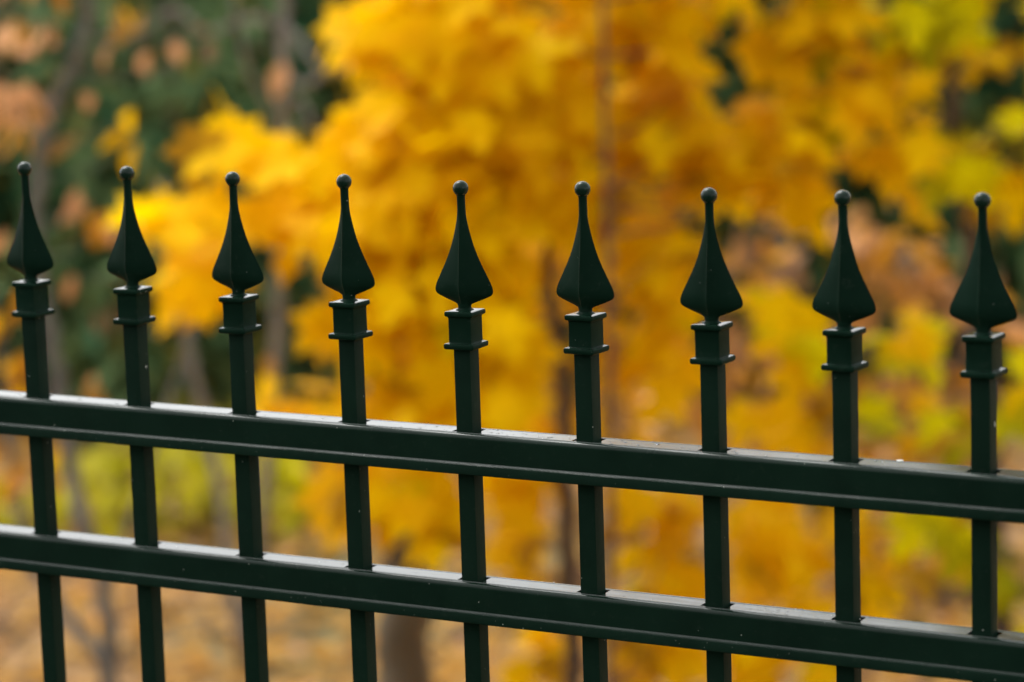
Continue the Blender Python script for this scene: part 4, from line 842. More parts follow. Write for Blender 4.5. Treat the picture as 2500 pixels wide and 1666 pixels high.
grow('evergreen_shrub', 'dark green shrub at the far left behind the orange shrub', 'shrub', (-5.650, 7.050, -0.480),
  [([(-5.650, 7.050, -0.480), (-5.620, 7.070, 0.593), (-5.650, 7.100, 1.558)], 0.04, 0.012)],
  [
    ((-4.969, 7.050, -0.280), (0.604, 0.604, 0.453), 170, 0.169, (3, 2.5, 1)),
    ((-6.149, 7.507, -0.160), (0.601, 0.601, 0.451), 169, 0.169, (3, 2.5, 1)),
    ((-5.591, 6.380, -0.059), (0.597, 0.597, 0.448), 167, 0.169, (3, 2.5, 1)),
    ((-5.244, 7.580, -0.102), (0.592, 0.592, 0.444), 164, 0.169, (3, 2.5, 1)),
    ((-6.301, 6.935, -0.016), (0.586, 0.586, 0.440), 161, 0.169, (3, 2.5, 1)),
    ((-5.099, 6.699, 0.077), (0.580, 0.580, 0.435), 157, 0.169, (3, 2.5, 1)),
    ((-5.818, 7.672, 0.246), (0.572, 0.572, 0.429), 153, 0.169, (3, 2.5, 1)),
    ((-5.942, 6.487, 0.322), (0.563, 0.563, 0.422), 148, 0.169, (3, 2.5, 1)),
    ((-5.064, 7.264, 0.354), (0.553, 0.553, 0.415), 143, 0.169, (3, 2.5, 1)),
    ((-6.215, 7.283, 0.431), (0.542, 0.542, 0.407), 137, 0.169, (3, 2.5, 1)),
    ((-5.397, 6.509, 0.449), (0.530, 0.530, 0.398), 131, 0.169, (3, 2.5, 1)),
    ((-5.476, 7.606, 0.492), (0.517, 0.517, 0.388), 125, 0.169, (3, 2.5, 1)),
    ((-6.140, 6.766, 0.645), (0.503, 0.503, 0.377), 118, 0.169, (3, 2.5, 1)),
    ((-5.114, 6.932, 0.730), (0.487, 0.487, 0.365), 111, 0.169, (3, 2.5, 1)),
    ((-5.955, 7.484, 0.759), (0.470, 0.470, 0.353), 103, 0.169, (3, 2.5, 1)),
    ((-5.715, 6.544, 0.735), (0.453, 0.453, 0.339), 96, 0.169, (3, 2.5, 1)),
    ((-5.276, 7.365, 0.918), (0.434, 0.434, 0.325), 88, 0.169, (3, 2.5, 1)),
    ((-6.116, 7.069, 0.982), (0.413, 0.413, 0.310), 80, 0.169, (3, 2.5, 1)),
    ((-5.337, 6.739, 1.009), (0.392, 0.392, 0.294), 72, 0.169, (3, 2.5, 1)),
    ((-5.670, 7.466, 1.157), (0.369, 0.369, 0.277), 64, 0.169, (3, 2.5, 1)),
    ((-5.899, 6.751, 1.261), (0.345, 0.345, 0.259), 56, 0.169, (3, 2.5, 1)),
    ((-5.292, 7.098, 1.302), (0.320, 0.320, 0.240), 48, 0.169, (3, 2.5, 1)),
    ((-5.922, 7.239, 1.337), (0.294, 0.294, 0.220), 40, 0.169, (3, 2.5, 1)),
    ((-5.584, 6.758, 1.373), (0.266, 0.266, 0.199), 33, 0.169, (3, 2.5, 1)),
    ((-5.517, 7.282, 1.499), (0.237, 0.237, 0.178), 26, 0.169, (3, 2.5, 1)),
    ((-5.872, 6.979, 1.479), (0.207, 0.207, 0.155), 20, 0.169, (3, 2.5, 1)),],
  [PINE, SAGE, OLIVE], FINE, BROWN_BARK, 72, 0, 'evergreen shrubs behind the maples', spread=0.9, fine_wood=False)
grow('evergreen_shrub', 'pale sage-green shrub behind the bare twigs at the upper left', 'shrub', (-4.541, 6.465, -0.480),
  [([(-4.541, 6.465, -0.480), (-4.511, 6.485, 0.463), (-4.541, 6.515, 1.311)], 0.04, 0.012)],
  [
    ((-4.100, 6.465, -0.315), (0.391, 0.391, 0.293), 71, 0.169, (2, 4, 1.2)),
    ((-4.864, 6.761, -0.159), (0.389, 0.389, 0.292), 71, 0.169, (2, 4, 1.2)),
    ((-4.503, 6.032, -0.155), (0.386, 0.386, 0.290), 70, 0.169, (2, 4, 1.2)),
    ((-4.278, 6.808, -0.058), (0.383, 0.383, 0.287), 69, 0.169, (2, 4, 1.2)),
    ((-4.962, 6.391, 0.006), (0.379, 0.379, 0.285), 67, 0.169, (2, 4, 1.2)),
    ((-4.184, 6.238, -0.046), (0.375, 0.375, 0.281), 66, 0.169, (2, 4, 1.2)),
    ((-4.649, 6.868, 0.139), (0.370, 0.370, 0.278), 64, 0.169, (2, 4, 1.2)),
    ((-4.730, 6.101, 0.128), (0.364, 0.364, 0.273), 62, 0.169, (2, 4, 1.2)),
    ((-4.162, 6.604, 0.176), (0.358, 0.358, 0.268), 60, 0.169, (2, 4, 1.2)),
    ((-4.906, 6.616, 0.357), (0.351, 0.351, 0.263), 58, 0.169, (2, 4, 1.2)),
    ((-4.377, 6.115, 0.283), (0.343, 0.343, 0.257), 55, 0.169, (2, 4, 1.2)),
    ((-4.428, 6.825, 0.346), (0.334, 0.334, 0.251), 52, 0.169, (2, 4, 1.2)),
    ((-4.858, 6.281, 0.446), (0.325, 0.325, 0.244), 49, 0.169, (2, 4, 1.2)),
    ((-4.194, 6.389, 0.621), (0.315, 0.315, 0.236), 46, 0.169, (2, 4, 1.2)),
    ((-4.738, 6.746, 0.659), (0.304, 0.304, 0.228), 43, 0.169, (2, 4, 1.2)),
    ((-4.583, 6.138, 0.667), (0.293, 0.293, 0.220), 40, 0.169, (2, 4, 1.2)),
    ((-4.299, 6.669, 0.828), (0.281, 0.281, 0.210), 37, 0.169, (2, 4, 1.2)),
    ((-4.842, 6.478, 0.762), (0.267, 0.267, 0.201), 33, 0.169, (2, 4, 1.2)),
    ((-4.338, 6.264, 0.772), (0.254, 0.254, 0.190), 30, 0.169, (2, 4, 1.2)),
    ((-4.553, 6.734, 0.958), (0.239, 0.239, 0.179), 27, 0.169, (2, 4, 1.2)),
    ((-4.702, 6.272, 0.998), (0.223, 0.223, 0.168), 23, 0.169, (2, 4, 1.2)),
    ((-4.309, 6.497, 1.066), (0.207, 0.207, 0.155), 20, 0.169, (2, 4, 1.2)),
    ((-4.717, 6.588, 1.057), (0.190, 0.190, 0.143), 17, 0.169, (2, 4, 1.2)),
    ((-4.498, 6.276, 1.202), (0.172, 0.172, 0.129), 14, 0.169, (2, 4, 1.2)),
    ((-4.455, 6.615, 1.251), (0.153, 0.153, 0.115), 11, 0.169, (2, 4, 1.2)),
    ((-4.684, 6.419, 1.236), (0.134, 0.134, 0.100), 8, 0.169, (2, 4, 1.2)),],
  [PINE, SAGE, OLIVE], FINE, BROWN_BARK, 73, 0, 'evergreen shrubs behind the maples', spread=0.9, fine_wood=False)
grow('evergreen_shrub', 'darkest evergreen shrub just left of the golden maple', 'shrub', (-5.056, 7.991, -0.480),
  [([(-5.056, 7.991, -0.480), (-5.026, 8.011, 0.625), (-5.056, 8.041, 1.619)], 0.04, 0.012)],
  [
    ((-4.296, 7.991, -0.210), (0.675, 0.675, 0.506), 213, 0.169, (5, 1, 0.6)),
    ((-5.614, 8.503, -0.139), (0.671, 0.671, 0.504), 211, 0.169, (5, 1, 0.6)),
    ((-4.990, 7.242, -0.039), (0.667, 0.667, 0.500), 208, 0.169, (5, 1, 0.6)),
    ((-4.602, 8.584, -0.015), (0.662, 0.662, 0.496), 205, 0.169, (5, 1, 0.6)),
    ((-5.784, 7.863, 0.027), (0.655, 0.655, 0.492), 201, 0.169, (5, 1, 0.6)),
    ((-4.440, 7.600, 0.127), (0.648, 0.648, 0.486), 196, 0.169, (5, 1, 0.6)),
    ((-5.243, 8.687, 0.218), (0.639, 0.639, 0.479), 191, 0.169, (5, 1, 0.6)),
    ((-5.383, 7.362, 0.298), (0.629, 0.629, 0.472), 185, 0.169, (5, 1, 0.6)),
    ((-4.402, 8.231, 0.353), (0.618, 0.618, 0.464), 179, 0.169, (5, 1, 0.6)),
    ((-5.688, 8.252, 0.476), (0.606, 0.606, 0.454), 172, 0.169, (5, 1, 0.6)),
    ((-4.773, 7.387, 0.586), (0.592, 0.592, 0.444), 164, 0.169, (5, 1, 0.6)),
    ((-4.862, 8.613, 0.632), (0.578, 0.578, 0.433), 156, 0.169, (5, 1, 0.6)),
    ((-5.604, 7.674, 0.639), (0.562, 0.562, 0.421), 147, 0.169, (5, 1, 0.6)),
    ((-4.457, 7.860, 0.732), (0.544, 0.544, 0.408), 139, 0.169, (5, 1, 0.6)),
    ((-5.397, 8.476, 0.819), (0.526, 0.526, 0.394), 129, 0.169, (5, 1, 0.6)),
    ((-5.129, 7.426, 0.886), (0.506, 0.506, 0.379), 120, 0.169, (5, 1, 0.6)),
    ((-4.639, 8.344, 0.894), (0.485, 0.485, 0.363), 110, 0.169, (5, 1, 0.6)),
    ((-5.577, 8.013, 0.948), (0.462, 0.462, 0.346), 100, 0.169, (5, 1, 0.6)),
    ((-4.706, 7.643, 1.098), (0.438, 0.438, 0.329), 90, 0.169, (5, 1, 0.6)),
    ((-5.078, 8.456, 1.240), (0.413, 0.413, 0.309), 80, 0.169, (5, 1, 0.6)),
    ((-5.335, 7.657, 1.253), (0.386, 0.386, 0.289), 70, 0.169, (5, 1, 0.6)),
    ((-4.657, 8.046, 1.356), (0.358, 0.358, 0.268), 60, 0.169, (5, 1, 0.6)),
    ((-5.360, 8.203, 1.396), (0.328, 0.328, 0.246), 50, 0.169, (5, 1, 0.6)),
    ((-4.982, 7.665, 1.464), (0.297, 0.297, 0.223), 41, 0.169, (5, 1, 0.6)),
    ((-4.908, 8.251, 1.483), (0.265, 0.265, 0.199), 33, 0.169, (5, 1, 0.6)),
    ((-5.304, 7.912, 1.670), (0.231, 0.231, 0.173), 25, 0.169, (5, 1, 0.6)),],
  [PINE, SAGE, OLIVE], FINE, BROWN_BARK, 74, 0, 'evergreen shrubs behind the maples', spread=0.9, fine_wood=False)
grow('evergreen_shrub', 'evergreen shrub hidden behind the stout maple trunk', 'shrub', (-4.580, 8.867, -0.480),
  [([(-4.580, 8.867, -0.480), (-4.550, 8.887, 0.625), (-4.580, 8.917, 1.619)], 0.04, 0.012)],
  [
    ((-3.779, 8.867, -0.278), (0.710, 0.710, 0.533), 236, 0.169, (3, 2.5, 1)),
    ((-5.167, 9.405, -0.130), (0.707, 0.707, 0.530), 234, 0.169, (3, 2.5, 1)),
    ((-4.510, 8.078, -0.056), (0.702, 0.702, 0.527), 231, 0.169, (3, 2.5, 1)),
    ((-4.102, 9.490, 0.019), (0.697, 0.697, 0.522), 227, 0.169, (3, 2.5, 1)),
    ((-5.345, 8.731, 0.095), (0.690, 0.690, 0.517), 222, 0.169, (3, 2.5, 1)),
    ((-3.931, 8.454, 0.144), (0.682, 0.682, 0.511), 217, 0.169, (3, 2.5, 1)),
    ((-4.777, 9.599, 0.238), (0.673, 0.673, 0.505), 212, 0.169, (3, 2.5, 1)),
    ((-4.924, 8.204, 0.342), (0.662, 0.662, 0.497), 205, 0.169, (3, 2.5, 1)),
    ((-3.891, 9.118, 0.455), (0.651, 0.651, 0.488), 198, 0.169, (3, 2.5, 1)),
    ((-5.244, 9.141, 0.428), (0.638, 0.638, 0.478), 190, 0.169, (3, 2.5, 1)),
    ((-4.281, 8.230, 0.468), (0.624, 0.624, 0.468), 182, 0.169, (3, 2.5, 1)),
    ((-4.375, 9.521, 0.511), (0.608, 0.608, 0.456), 173, 0.169, (3, 2.5, 1)),
    ((-5.156, 8.532, 0.668), (0.591, 0.591, 0.443), 163, 0.169, (3, 2.5, 1)),
    ((-3.949, 8.728, 0.720), (0.573, 0.573, 0.430), 154, 0.169, (3, 2.5, 1)),
    ((-4.939, 9.377, 0.881), (0.553, 0.553, 0.415), 143, 0.169, (3, 2.5, 1)),
    ((-4.656, 8.271, 0.809), (0.532, 0.532, 0.399), 133, 0.169, (3, 2.5, 1)),
    ((-4.140, 9.237, 0.921), (0.510, 0.510, 0.383), 122, 0.169, (3, 2.5, 1)),
    ((-5.127, 8.889, 0.976), (0.486, 0.486, 0.365), 111, 0.169, (3, 2.5, 1)),
    ((-4.211, 8.500, 1.103), (0.461, 0.461, 0.346), 99, 0.169, (3, 2.5, 1)),
    ((-4.603, 9.356, 1.157), (0.434, 0.434, 0.326), 88, 0.169, (3, 2.5, 1)),
    ((-4.873, 8.515, 1.197), (0.406, 0.406, 0.305), 77, 0.169, (3, 2.5, 1)),
    ((-4.159, 8.924, 1.283), (0.377, 0.377, 0.282), 66, 0.169, (3, 2.5, 1)),
    ((-4.900, 9.089, 1.435), (0.346, 0.346, 0.259), 56, 0.169, (3, 2.5, 1)),
    ((-4.502, 8.523, 1.522), (0.313, 0.313, 0.235), 46, 0.169, (3, 2.5, 1)),
    ((-4.424, 9.139, 1.562), (0.279, 0.279, 0.209), 36, 0.169, (3, 2.5, 1)),
    ((-4.841, 8.783, 1.638), (0.243, 0.243, 0.182), 28, 0.169, (3, 2.5, 1)),],
  [PINE, SAGE, OLIVE], FINE, BROWN_BARK, 75, 0, 'evergreen shrubs behind the maples', spread=0.9, fine_wood=False)
grow('evergreen_shrub', 'grey-green evergreen shrub showing through the gap above right of centre', 'shrub', (-3.441, 8.601, -0.480),
  [([(-3.441, 8.601, -0.480), (-3.411, 8.621, 0.755), (-3.441, 8.651, 1.866)], 0.04, 0.012)],
  [
    ((-2.640, 8.601, -0.221), (0.710, 0.710, 0.533), 236, 0.169, (3, 2, 2)),
    ((-4.029, 9.140, -0.023), (0.707, 0.707, 0.530), 234, 0.169, (3, 2, 2)),
    ((-3.372, 7.813, 0.020), (0.702, 0.702, 0.527), 231, 0.169, (3, 2, 2)),
    ((-2.963, 9.225, 0.078), (0.697, 0.697, 0.522), 227, 0.169, (3, 2, 2)),
    ((-4.207, 8.466, 0.188), (0.690, 0.690, 0.517), 222, 0.169, (3, 2, 2)),
    ((-2.792, 8.189, 0.138), (0.682, 0.682, 0.511), 217, 0.169, (3, 2, 2)),
    ((-3.638, 9.334, 0.329), (0.673, 0.673, 0.505), 212, 0.169, (3, 2, 2)),
    ((-3.785, 7.939, 0.451), (0.662, 0.662, 0.497), 205, 0.169, (3, 2, 2)),
    ((-2.752, 8.853, 0.531), (0.651, 0.651, 0.488), 198, 0.169, (3, 2, 2)),
    ((-4.106, 8.876, 0.465), (0.638, 0.638, 0.478), 190, 0.169, (3, 2, 2)),
    ((-3.143, 7.965, 0.580), (0.624, 0.624, 0.468), 182, 0.169, (3, 2, 2)),
    ((-3.236, 9.256, 0.729), (0.608, 0.608, 0.456), 173, 0.169, (3, 2, 2)),
    ((-4.018, 8.267, 0.805), (0.591, 0.591, 0.443), 163, 0.169, (3, 2, 2)),
    ((-2.810, 8.463, 0.832), (0.573, 0.573, 0.430), 154, 0.169, (3, 2, 2)),
    ((-3.800, 9.112, 1.014), (0.553, 0.553, 0.415), 143, 0.169, (3, 2, 2)),
    ((-3.518, 8.006, 1.031), (0.532, 0.532, 0.399), 133, 0.169, (3, 2, 2)),
    ((-3.002, 8.972, 1.108), (0.510, 0.510, 0.383), 122, 0.169, (3, 2, 2)),
    ((-3.989, 8.624, 1.175), (0.486, 0.486, 0.365), 111, 0.169, (3, 2, 2)),
    ((-3.072, 8.235, 1.352), (0.461, 0.461, 0.346), 99, 0.169, (3, 2, 2)),
    ((-3.464, 9.091, 1.300), (0.434, 0.434, 0.326), 88, 0.169, (3, 2, 2)),
    ((-3.734, 8.250, 1.518), (0.406, 0.406, 0.305), 77, 0.169, (3, 2, 2)),
    ((-3.020, 8.658, 1.508), (0.377, 0.377, 0.282), 66, 0.169, (3, 2, 2)),
    ((-3.761, 8.824, 1.589), (0.346, 0.346, 0.259), 56, 0.169, (3, 2, 2)),
    ((-3.363, 8.257, 1.671), (0.313, 0.313, 0.235), 46, 0.169, (3, 2, 2)),
    ((-3.285, 8.874, 1.788), (0.279, 0.279, 0.209), 36, 0.169, (3, 2, 2)),
    ((-3.702, 8.518, 1.840), (0.243, 0.243, 0.182), 28, 0.169, (3, 2, 2)),],
  [PINE, SAGE, OLIVE], FINE, BROWN_BARK, 76, 0, 'evergreen shrubs behind the maples', spread=0.9, fine_wood=False)
grow('evergreen_shrub', 'dark evergreen shrub showing in the gap at the upper right', 'shrub', (-2.609, 8.769, -0.480),
  [([(-2.609, 8.769, -0.480), (-2.579, 8.789, 1.080), (-2.609, 8.819, 2.484)], 0.04, 0.012)],
  [
    ((-1.808, 8.769, -0.095), (0.710, 0.710, 0.533), 236, 0.169, (5, 1, 0.6)),
    ((-3.196, 9.307, -0.042), (0.707, 0.707, 0.530), 234, 0.169, (5, 1, 0.6)),
    ((-2.540, 7.980, 0.223), (0.702, 0.702, 0.527), 231, 0.169, (5, 1, 0.6)),
    ((-2.131, 9.392, 0.113), (0.697, 0.697, 0.522), 227, 0.169, (5, 1, 0.6)),
    ((-3.375, 8.633, 0.329), (0.690, 0.690, 0.517), 222, 0.169, (5, 1, 0.6)),
    ((-1.960, 8.356, 0.392), (0.682, 0.682, 0.511), 217, 0.169, (5, 1, 0.6)),
    ((-2.806, 9.501, 0.485), (0.673, 0.673, 0.505), 212, 0.169, (5, 1, 0.6)),
    ((-2.953, 8.106, 0.659), (0.662, 0.662, 0.497), 205, 0.169, (5, 1, 0.6)),
    ((-1.920, 9.021, 0.618), (0.651, 0.651, 0.488), 198, 0.169, (5, 1, 0.6)),
    ((-3.274, 9.043, 0.763), (0.638, 0.638, 0.478), 190, 0.169, (5, 1, 0.6)),
    ((-2.311, 8.132, 0.910), (0.624, 0.624, 0.468), 182, 0.169, (5, 1, 0.6)),
    ((-2.404, 9.423, 1.106), (0.608, 0.608, 0.456), 173, 0.169, (5, 1, 0.6)),
    ((-3.185, 8.434, 1.126), (0.591, 0.591, 0.443), 163, 0.169, (5, 1, 0.6)),
    ((-1.978, 8.631, 1.270), (0.573, 0.573, 0.430), 154, 0.169, (5, 1, 0.6)),
    ((-2.968, 9.279, 1.235), (0.553, 0.553, 0.415), 143, 0.169, (5, 1, 0.6)),
    ((-2.686, 8.174, 1.370), (0.532, 0.532, 0.399), 133, 0.169, (5, 1, 0.6)),
    ((-2.169, 9.140, 1.583), (0.510, 0.510, 0.383), 122, 0.169, (5, 1, 0.6)),
    ((-3.157, 8.791, 1.607), (0.486, 0.486, 0.365), 111, 0.169, (5, 1, 0.6)),
    ((-2.240, 8.403, 1.738), (0.461, 0.461, 0.346), 99, 0.169, (5, 1, 0.6)),
    ((-2.632, 9.258, 1.881), (0.434, 0.434, 0.326), 88, 0.169, (5, 1, 0.6)),
    ((-2.902, 8.417, 1.837), (0.406, 0.406, 0.305), 77, 0.169, (5, 1, 0.6)),
    ((-2.188, 8.826, 1.991), (0.377, 0.377, 0.282), 66, 0.169, (5, 1, 0.6)),
    ((-2.929, 8.991, 2.149), (0.346, 0.346, 0.259), 56, 0.169, (5, 1, 0.6)),
    ((-2.531, 8.425, 2.180), (0.313, 0.313, 0.235), 46, 0.169, (5, 1, 0.6)),
    ((-2.453, 9.042, 2.325), (0.279, 0.279, 0.209), 36, 0.169, (5, 1, 0.6)),
    ((-2.870, 8.685, 2.461), (0.243, 0.243, 0.182), 28, 0.169, (5, 1, 0.6)),],
  [PINE, SAGE, OLIVE], FINE, BROWN_BARK, 77, 0, 'evergreen shrubs behind the maples', spread=0.9, fine_wood=False)
grow('evergreen_shrub', 'dark evergreen shrub at the far right edge', 'shrub', (-1.950, 9.141, -0.480),
  [([(-1.950, 9.141, -0.480), (-1.920, 9.161, 1.210), (-1.950, 9.191, 2.731)], 0.04, 0.012)],
  [
    ((-1.069, 9.141, -0.120), (0.781, 0.781, 0.586), 285, 0.169, (5, 1, 0.6)),
    ((-2.596, 9.733, 0.045), (0.777, 0.777, 0.583), 283, 0.169, (5, 1, 0.6)),
    ((-1.874, 8.274, 0.118), (0.772, 0.772, 0.579), 279, 0.169, (5, 1, 0.6)),
    ((-1.424, 9.827, 0.195), (0.766, 0.766, 0.575), 275, 0.169, (5, 1, 0.6)),
    ((-2.792, 8.992, 0.397), (0.759, 0.759, 0.569), 269, 0.169, (5, 1, 0.6)),
    ((-1.236, 8.688, 0.456), (0.750, 0.750, 0.563), 263, 0.169, (5, 1, 0.6)),
    ((-2.166, 9.947, 0.587), (0.740, 0.740, 0.555), 256, 0.169, (5, 1, 0.6)),
    ((-2.328, 8.412, 0.733), (0.729, 0.729, 0.546), 248, 0.169, (5, 1, 0.6)),
    ((-1.192, 9.419, 0.935), (0.716, 0.716, 0.537), 240, 0.169, (5, 1, 0.6)),
    ((-2.681, 9.443, 0.896), (0.702, 0.702, 0.526), 230, 0.169, (5, 1, 0.6)),
    ((-1.622, 8.441, 1.058), (0.686, 0.686, 0.515), 220, 0.169, (5, 1, 0.6)),
    ((-1.724, 9.861, 1.188), (0.669, 0.669, 0.502), 209, 0.169, (5, 1, 0.6)),
    ((-2.584, 8.774, 1.269), (0.650, 0.650, 0.488), 198, 0.169, (5, 1, 0.6)),
    ((-1.256, 8.989, 1.425), (0.630, 0.630, 0.473), 186, 0.169, (5, 1, 0.6)),
    ((-2.345, 9.703, 1.564), (0.609, 0.609, 0.457), 173, 0.169, (5, 1, 0.6)),
    ((-2.034, 8.487, 1.641), (0.586, 0.586, 0.439), 160, 0.169, (5, 1, 0.6)),
    ((-1.466, 9.549, 1.728), (0.561, 0.561, 0.421), 147, 0.169, (5, 1, 0.6)),
    ((-2.552, 9.166, 1.885), (0.535, 0.535, 0.401), 134, 0.169, (5, 1, 0.6)),
    ((-1.544, 8.738, 1.949), (0.507, 0.507, 0.380), 120, 0.169, (5, 1, 0.6)),
    ((-1.975, 9.680, 2.066), (0.478, 0.478, 0.358), 107, 0.169, (5, 1, 0.6)),
    ((-2.272, 8.754, 2.166), (0.447, 0.447, 0.335), 93, 0.169, (5, 1, 0.6)),
    ((-1.487, 9.204, 2.299), (0.414, 0.414, 0.311), 80, 0.169, (5, 1, 0.6)),
    ((-2.302, 9.386, 2.374), (0.380, 0.380, 0.285), 68, 0.169, (5, 1, 0.6)),
    ((-1.864, 8.763, 2.559), (0.344, 0.344, 0.258), 55, 0.169, (5, 1, 0.6)),
    ((-1.778, 9.442, 2.600), (0.307, 0.307, 0.230), 44, 0.169, (5, 1, 0.6)),
    ((-2.237, 9.050, 2.764), (0.268, 0.268, 0.201), 33, 0.169, (5, 1, 0.6)),],
  [PINE, SAGE, OLIVE], FINE, BROWN_BARK, 78, 0, 'evergreen shrubs behind the maples', spread=0.9, fine_wood=False)
grow('evergreen_shrub', 'dark evergreen shrub outside the right edge of the picture', 'shrub', (-1.144, 10.354, -0.480),
  [([(-1.144, 10.354, -0.480), (-1.114, 10.374, 1.210), (-1.144, 10.404, 2.731)], 0.04, 0.012)],
  [
    ((-0.183, 10.354, -0.055), (0.852, 0.852, 0.639), 340, 0.169, (5, 1, 0.6)),
    ((-1.849, 11.000, -0.011), (0.848, 0.848, 0.636), 336, 0.169, (5, 1, 0.6)),
    ((-1.061, 9.408, 0.158), (0.843, 0.843, 0.632), 332, 0.169, (5, 1, 0.6)),
    ((-0.571, 11.102, 0.223), (0.836, 0.836, 0.627), 327, 0.169, (5, 1, 0.6)),
    ((-2.063, 10.192, 0.426), (0.828, 0.828, 0.621), 320, 0.169, (5, 1, 0.6)),
    ((-0.365, 9.859, 0.473), (0.818, 0.818, 0.614), 313, 0.169, (5, 1, 0.6)),
    ((-1.380, 11.233, 0.494), (0.807, 0.807, 0.605), 305, 0.169, (5, 1, 0.6)),
    ((-1.557, 9.559, 0.724), (0.795, 0.795, 0.596), 295, 0.169, (5, 1, 0.6)),
    ((-0.317, 10.656, 0.778), (0.781, 0.781, 0.586), 285, 0.169, (5, 1, 0.6)),
    ((-1.941, 10.683, 0.954), (0.765, 0.765, 0.574), 274, 0.169, (5, 1, 0.6)),
    ((-0.786, 9.590, 1.060), (0.748, 0.748, 0.561), 262, 0.169, (5, 1, 0.6)),
    ((-0.898, 11.139, 1.120), (0.730, 0.730, 0.547), 249, 0.169, (5, 1, 0.6)),
    ((-1.836, 9.953, 1.291), (0.710, 0.710, 0.532), 235, 0.169, (5, 1, 0.6)),
    ((-0.387, 10.188, 1.368), (0.688, 0.688, 0.516), 221, 0.169, (5, 1, 0.6)),
    ((-1.575, 10.967, 1.519), (0.664, 0.664, 0.498), 206, 0.169, (5, 1, 0.6)),
    ((-1.236, 9.640, 1.603), (0.639, 0.639, 0.479), 191, 0.169, (5, 1, 0.6)),
    ((-0.616, 10.799, 1.611), (0.612, 0.612, 0.459), 175, 0.169, (5, 1, 0.6)),
    ((-1.801, 10.381, 1.815), (0.584, 0.584, 0.438), 159, 0.169, (5, 1, 0.6)),
    ((-0.701, 9.915, 1.904), (0.553, 0.553, 0.415), 143, 0.169, (5, 1, 0.6)),
    ((-1.171, 10.941, 2.025), (0.521, 0.521, 0.391), 127, 0.169, (5, 1, 0.6)),
    ((-1.496, 9.932, 2.178), (0.487, 0.487, 0.366), 111, 0.169, (5, 1, 0.6)),
    ((-0.639, 10.423, 2.223), (0.452, 0.452, 0.339), 95, 0.169, (5, 1, 0.6)),
    ((-1.528, 10.621, 2.462), (0.415, 0.415, 0.311), 80, 0.169, (5, 1, 0.6)),
    ((-1.051, 9.941, 2.397), (0.376, 0.376, 0.282), 66, 0.169, (5, 1, 0.6)),
    ((-0.957, 10.682, 2.506), (0.335, 0.335, 0.251), 52, 0.169, (5, 1, 0.6)),
    ((-1.457, 10.254, 2.706), (0.292, 0.292, 0.219), 40, 0.169, (5, 1, 0.6)),],
  [PINE, SAGE, OLIVE], FINE, BROWN_BARK, 79, 0, 'evergreen shrubs behind the maples', spread=0.9, fine_wood=False)
